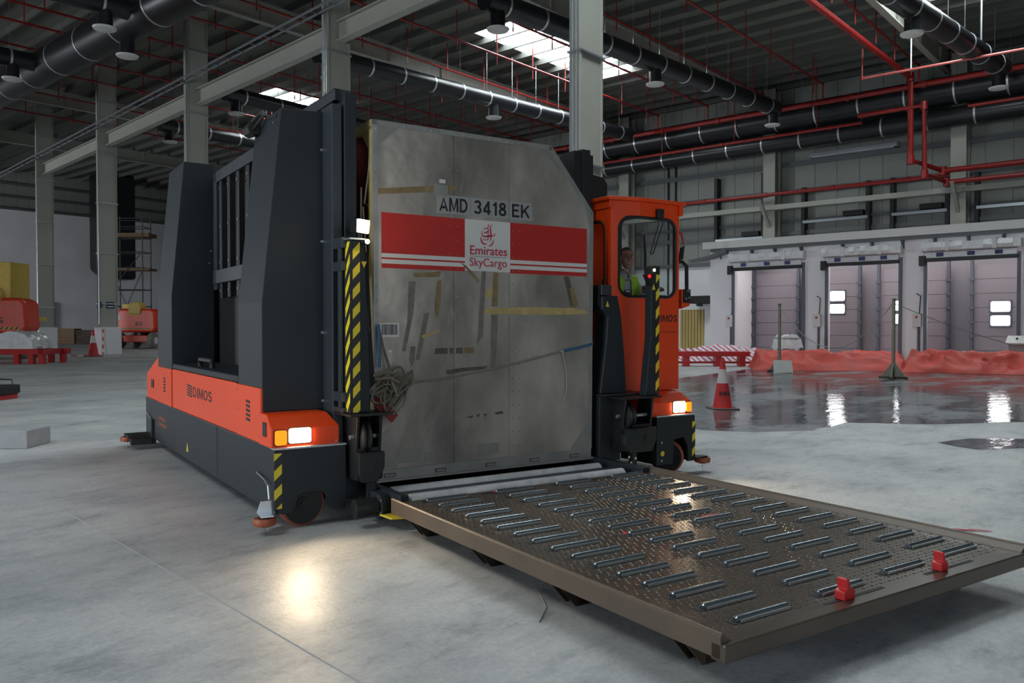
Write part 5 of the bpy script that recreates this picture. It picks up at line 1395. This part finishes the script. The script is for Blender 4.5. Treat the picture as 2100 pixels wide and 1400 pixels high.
bx_rot(MB(), (31.6, 16.1), 1.5, .35, .42, .62, R(-52)).build('top_beam', LIGHTRED, rb_, bev=.02)
bx_rot(MB(), (31.2, 16.6), 2.4, .08, .12, .2, R(-52)).build('lower_rail', LIGHTRED, rb_)
for t_ in (-1.1, 0.2, 1.2):
    c = (31.6 + t_*math.cos(R(-52)), 16.1 + t_*math.sin(R(-52)))
    bx_rot(MB(), c, .12, .28, 0, .43, R(-52)).build('leg', LIGHTRED, rb_)
wm = bthing('wrapped_machine', (34.6, 14.1, 0), 'box-shaped machine under white plastic wrap before the dock pier', 'machine')
bx_rot(MB(), (34.6, 14.1), .42, .4, 0, 1.2, R(-40)).build('body', mat('grey_machine', (150, 152, 156), .5), wm, bev=.04)
mb = MB()
for i in range(9):
    for j in range(7): pass
vs = []
for i in range(13):
    for j in range(13):
        u, w = (i/12-.5), (j/12-.5); rr = max(abs(u), abs(w))*2
        z = 1.27 + .1*noise.noise((u*5, w*5, 3)) + .06*noise.noise((u*14, w*14, 1)) - (max(0, rr-.78)*2.6)
        a = R(-40); x, y = u*1.0, w*.95
        vs.append((34.6 + x*math.cos(a)-y*math.sin(a), 14.1 + x*math.sin(a)+y*math.cos(a), z))
mb.add(vs, [(i*13+j, (i+1)*13+j, (i+1)*13+j+1, i*13+j+1) for i in range(12) for j in range(12)])
mb.build('plastic_cover', PLASTIC, wm, smooth=True)
cs = bthing('control_console', (35.2, 5.1, 0), 'grey control console with sloping white top at right dock edge', 'console')
MB().box(34.9, 35.6, 4.4, 5.85, 0, 1.0).build('cabinet', mat('grey_machine', (150, 152, 156)), cs, bev=.02)
MB().prism([(34.8, 1.0), (34.8, 1.06), (35.3, 1.32), (35.65, 1.32), (35.65, 1.0)], 'y', 4.3, 5.95).build('console_top', WHITEP, cs, bev=.02)
for y in (4.8, 5.2, 5.6): MB().lathe([(.04, 1.2), (.035, 1.25)], (35.03, y, 0), 'z', 8).build('button', BLACK, cs)

# ------------------------------------------------------------------ left end of the hall
def lift(loc, rz, label, sc=1.):
    """boom lift, built with x to its right and -y to its front"""
    g = bthing('boom_lift', (0,0,0), label, 'lift', 'orange boom lifts')
    tb = MB().prism([(-1.3, .0), (-1.45, .35), (-1.45, 1.35), (-1.25, 1.62), (1.15, 1.62), (1.4, 1.4), (1.45, .3), (1.3, 0)], 'y', -1.0, .9)
    tb.v = [(x, y, z+1.12) for x, y, z in tb.v]
    t_ = tb.build('counterweight', JLGO, g, bev=.14)
    text('JLG', .34, (-.02, -1.006, 1.62), FRONT, BLK, t_, bold=.008)
    text('MANLIFT', .24, (-.55, -1.006, 2.28), FRONT, YTRI, t_, bold=.004)
    MB().box(-1.0, 1.2, -1.004, -1.0, 1.32, 1.42).build('hazard_strip', stripes('hazard_lift', (60, 40, 20), (206, 160, 40), (1, 0, -1), .2, .5), t_)
    MB().box(-1.35, -1.18, -1.004, -1.0, 2.0, 2.3).build('label_plate', WHITEP, t_)
    MB().prism([(-.45, 2.4), (-.55, 2.95), (-.3, 3.2), (.3, 3.2), (.45, 2.9), (.35, 2.35)], 'y', -1.1, -.4).build('boom_knuckle', YELL, g, bev=.06)
    MB().box(-1.5, -.3, -.3, .3, 2.75, 3.1).build('boom', YELL, g, bev=.04)
    MB().lathe([(.5, .9), (.5, 1.14)], (0, 0, 0), 'z', 20).build('turntable', DARK, g)
    MB().box(-.95, .95, -1.15, 1.2, .45, .92).build('chassis', JLGO, g, bev=.05)
    for x in (-1.25, 1.25):
        for y in (-.9, .95):
            w = MB().lathe([(.25, -.2), (.5, -.2), (.56, -.12), (.56, .12), (.5, .2), (.25, .2)], (x, y, .56), 'x', 20)
            w.v = [(p[0], p[1], p[2]) for p in w.v]
            ww = w.build('wheel', mat('grey_tyre', (120, 118, 112), .8, 0, .2, 4.), g, smooth=True)
            MB().lathe([(.0, x + (.21 if x > 0 else -.21)), (.24, x + (.2 if x > 0 else -.2))], (0, y, .56), 'x', 12).build('rim', WHITEP, ww)
    g.location = loc; g.rotation_euler = (0, 0, rz); g.scale = (sc,)*3
    return g
SCR = R(-49.26)
lift((29.3, 62.6, 0), SCR - R(8), 'orange boom lift parked beyond the slim cone, beside the plinth', 1.1)
l2 = lift((15.0, 48.4, 0), SCR + R(14), 'orange boom lift cut off by the left edge of the photo', 1.15)
yb = bthing('yellow_machine', (16.5, 52.8, 0), 'tall yellow machine box standing behind the left boom lift', 'machine')
mb = bx_rot(MB(), (16.5, 52.8), 1.1, .9, 2.2, 5.3, SCR); mb.build('body', YELL, yb, bev=.05)
bx_rot(MB(), (16.9, 52.6), 1.5, 1.0, 2.0, 2.2, SCR).build('deck', YELL, yb)
for dx in (-.8, .8): bx_rot(MB(), (16.5+dx*.65, 52.8-dx*.75), .12, .12, 0, 2.0, SCR).build('leg', YELL, yb)
rbn = bthing('red_steel_bench', (13.0, 40.5, 0), 'red steel bench frame at the left edge under plastic-wrapped roll', 'frame')
def lx(px, y, z): # local screen-like axes at the bench
    a = SCR; return (13.0 + px*math.cos(a) - y*math.sin(a), 40.5 + px*math.sin(a) + y*math.cos(a), z)
def lbox(x0, x1, y0, y1, z0, z1): return MB().hexa([lx(x0,y0,z0), lx(x1,y0,z0), lx(x1,y1,z0), lx(x0,y1,z0)], [lx(x0,y0,z1), lx(x1,y0,z1), lx(x1,y1,z1), lx(x0,y1,z1)])
lbox(-1.6, 1.5, 0, .2, .42, .66).build('front_beam', LIGHTRED, rbn, bev=.015); lbox(-1.6, 1.7, 1.6, 1.8, .42, .66).build('rear_beam', LIGHTRED, rbn, bev=.015)
lbox(1.2, 1.45, 0, 1.8, .42, .66).build('end_beam', LIGHTRED, rbn, bev=.015)
for x in (-.9, .1, .75, 1.2): lbox(x, x+.22, 0, .25, 0, .44).build('leg', LIGHTRED, rbn)
for x in (.75, 1.3): lbox(x, x+.2, 1.55, 1.8, 0, .44).build('leg', LIGHTRED, rbn)
wr_ = bthing('wrapped_roll', lx(.1, .9, .67), 'big roll in clear white plastic lying on the left red bench', 'roll')
mb = MB(); vs = []
for i in range(25):
    t_ = i/24
    for k in range(25):
        a = math.pi*k/24; r = .78 + .06*noise.noise((t_*6, k*.5, 2)) + .03*noise.noise((t_*14, k*1.3, 5))
        vs.append(lx(-.95 + r*1.25*math.cos(a)+.9, .1 + 1.6*t_, .67 + r*math.sin(a)))
mb.add(vs, [(i*25+j, (i+1)*25+j, (i+1)*25+j+1, i*25+j+1) for i in range(24) for j in range(24)] + [tuple(range(25)), tuple(range(24*25, 25*25))])
mb.build('plastic', PLASTIC, wr_, smooth=True)
op = bthing('orange_post', (6.35, 21.3, 0), 'orange machine post with black base at the left edge', 'post')
a = SCR
bx_rot(MB(), (6.3, 21.2), .13, .13, .3, 2.5, a).build('column', JLGO, op, bev=.02)
bx_rot(MB(), (6.45, 21.0), .3, .4, .12, .32, a).build('base_cover', BLACK, op, bev=.03)
bx_rot(MB(), (6.42, 21.02), .28, .4, 0, .12, a).build('base', LIGHTRED, op, bev=.02)
MB().tube([(6.4, 21.4, .3), (6.45, 21.4, .45), (6.75, 21.0, .44), (6.75, 20.9, .3)], .015, 6).build('hoop', DARK, op)
bk = bthing('concrete_block', (4.10, 12.19, 0), 'pale grey concrete block lying on the floor at left edge', 'block')
b_ = MB().box(-1.2, 0, 0, .62, 0, .245).build('block', mat('pale_concrete', (148, 150, 151), .8, 0, .1, 6., .3, 40.), bk, (0,0,0), bev=.012); bk.rotation_euler = (0, 0, SCR + R(3))
# scaffold tower
sf = bthing('scaffold_tower', (36, 79.5, 0), 'thin steel scaffold tower against the far white wall', 'scaffold')
def sx(u, w, z): a = SCR; return (36.0 + u*math.cos(a) - w*math.sin(a), 79.5 + u*math.sin(a) + w*math.cos(a), z)
for u in (-1.5, 1.5):
    for w in (-.9, .9): MB().tube([sx(u, w, 0), sx(u, w, 12.4)], .06, 6).build('standard', TUBE, sf)
for z in (2.0, 3.6, 5.2, 7.3, 8.8, 10.2, 11.2, 12.0):
    for w in (-.9, .9): MB().tube([sx(-1.6, w, z), sx(1.6, w, z)], .045, 5).build('ledger', TUBE, sf)
    for u in (-1.5, 1.5): MB().tube([sx(u, -1, z), sx(u, 1, z)], .045, 5).build('transom', TUBE, sf)
for z0, z1, s_ in ((.3, 7.0, 1), (.3, 7.0, -1), (5.2, 8.8, 1)): MB().tube([sx(-1.5*s_, -.95, z0), sx(1.5*s_, -.95, z1)], .04, 5).build('brace', TUBE, sf)
for z, k in ((10.25, .36), (7.05, .2)):
    for j in range(4): MB().hexa([sx(-2.4, -.9+.46*j, z), sx(2.1, -.9+.46*j, z), sx(2.1, -.48+.46*j, z), sx(-2.4, -.48+.46*j, z)], [sx(-2.4, -.9+.46*j, z+k), sx(2.1, -.9+.46*j, z+k), sx(2.1, -.48+.46*j, z+k), sx(-2.4, -.48+.46*j, z+k)]).build('plank', WOOD, sf)
def crate(px, w, h, dark, label):
    c = bthing('timber_crate', (px[0], px[1], 0), label, 'crate', 'timber packing by the far wall')
    for k in range(5):
        z0 = h*k/5; mb = MB()
        bx_rot(mb, px, w/2, .7, z0+.01, z0+h/5-.02, SCR).build('board', WOOD if not dark else mat('dark_timber', (74, 62, 52), .8, 0, .3, 4.), c)
    return c
crate((32.4, 85.6), 2.2, 1.5, 0, 'brown timber crate behind the two white plinths, left one'); crate((34.0, 84.0), 2.2, 1.35, 1, 'darker timber stack behind the two white plinths, right one')
bl = bthing('blue_board', (32.3, 91.6, 0), 'blue and white notice board on the wall behind the far column', 'board')
MB().box(30.8, 33.6, 91.7, 91.96, 0, 4.2).build('panel', mat('blue_board_paint', (40, 58, 128), .5), bl)
for z in (.8, 1.5, 2.2, 2.9): MB().box(31.0, 33.2, 91.69, 91.71, z, z+.35).build('white_patch', WHITEP, bl)
sg = bthing('column_sign', (20.9, 49.9, 2.95), 'small dark sign with two pale lines on the plinth column', 'sign')
MB().box(20.93, 20.96, 50.2, 50.8, 2.75, 3.15).build('plate', mat('sign_dark_green', (22, 56, 60), .4), sg)
MB().box(21.3, 21.75, 50.31, 50.33, 2.75, 3.15).build('plate', mat('sign_dark_green', (22, 56, 60)), sg)
for z in (2.83, 3.0): MB().box(21.34, 21.7, 50.30, 50.312, z, z+.06).build('text_line', WHITEP, sg)
bt = bthing('barrier_tape', (23.9, 56.9, 0), 'red and white tape from the plinth to the slim cone', 'tape')
mb = MB()
pts = [(20.95, 49.95, 1.64), (20.9, 49.9, .9), (20.85, 49.8, .03), (20.4, 49.4, .02), (19.5, 48.4, .02), (18.5, 48.8, .02), (15.9, 44.6, .02)]
mb.tube(pts, .045, 4).build('strip', stripes('tape_far', (206, 60, 60), (220, 215, 215), (1, .4, 1), .5, .5), bt)
wi = bthing('bent_wire', (3.74, 2.97, 0), 'thin bent wire lying on the concrete beside the platform', 'wire')
MB().tube([(3.97, 3.22, .012), (3.86, 3.09, .02), (3.735, 2.95, .012)], .0035, 5).tube([(3.735, 2.95, .012), (3.64, 2.90, .006), (3.54, 2.845, .006)], .0035, 5).build('wire', mat('dark_wire', (90, 92, 94), .5), wi)
sc_ = bthing('red_scrap', (7.43, 1.5, 0), 'scrap of red plastic on the floor behind the platform corner', 'scrap')
mb = MB(); vs = [(7.36 + .13*(i/8) + .01*noise.noise((i*.7, 1, 1)), 1.62 - .24*(i/8) + (j-.5)*.06, .008 + .016*abs(noise.noise((i*.9, j*2, 3)))) for i in range(9) for j in (0, 1)]
mb.add(vs, [(2*i, 2*i+2, 2*i+3, 2*i+1) for i in range(8)])
o = mb.build('sheet', LIGHTRED, sc_); o.modifiers.new('solid', 'SOLIDIFY').thickness = .004
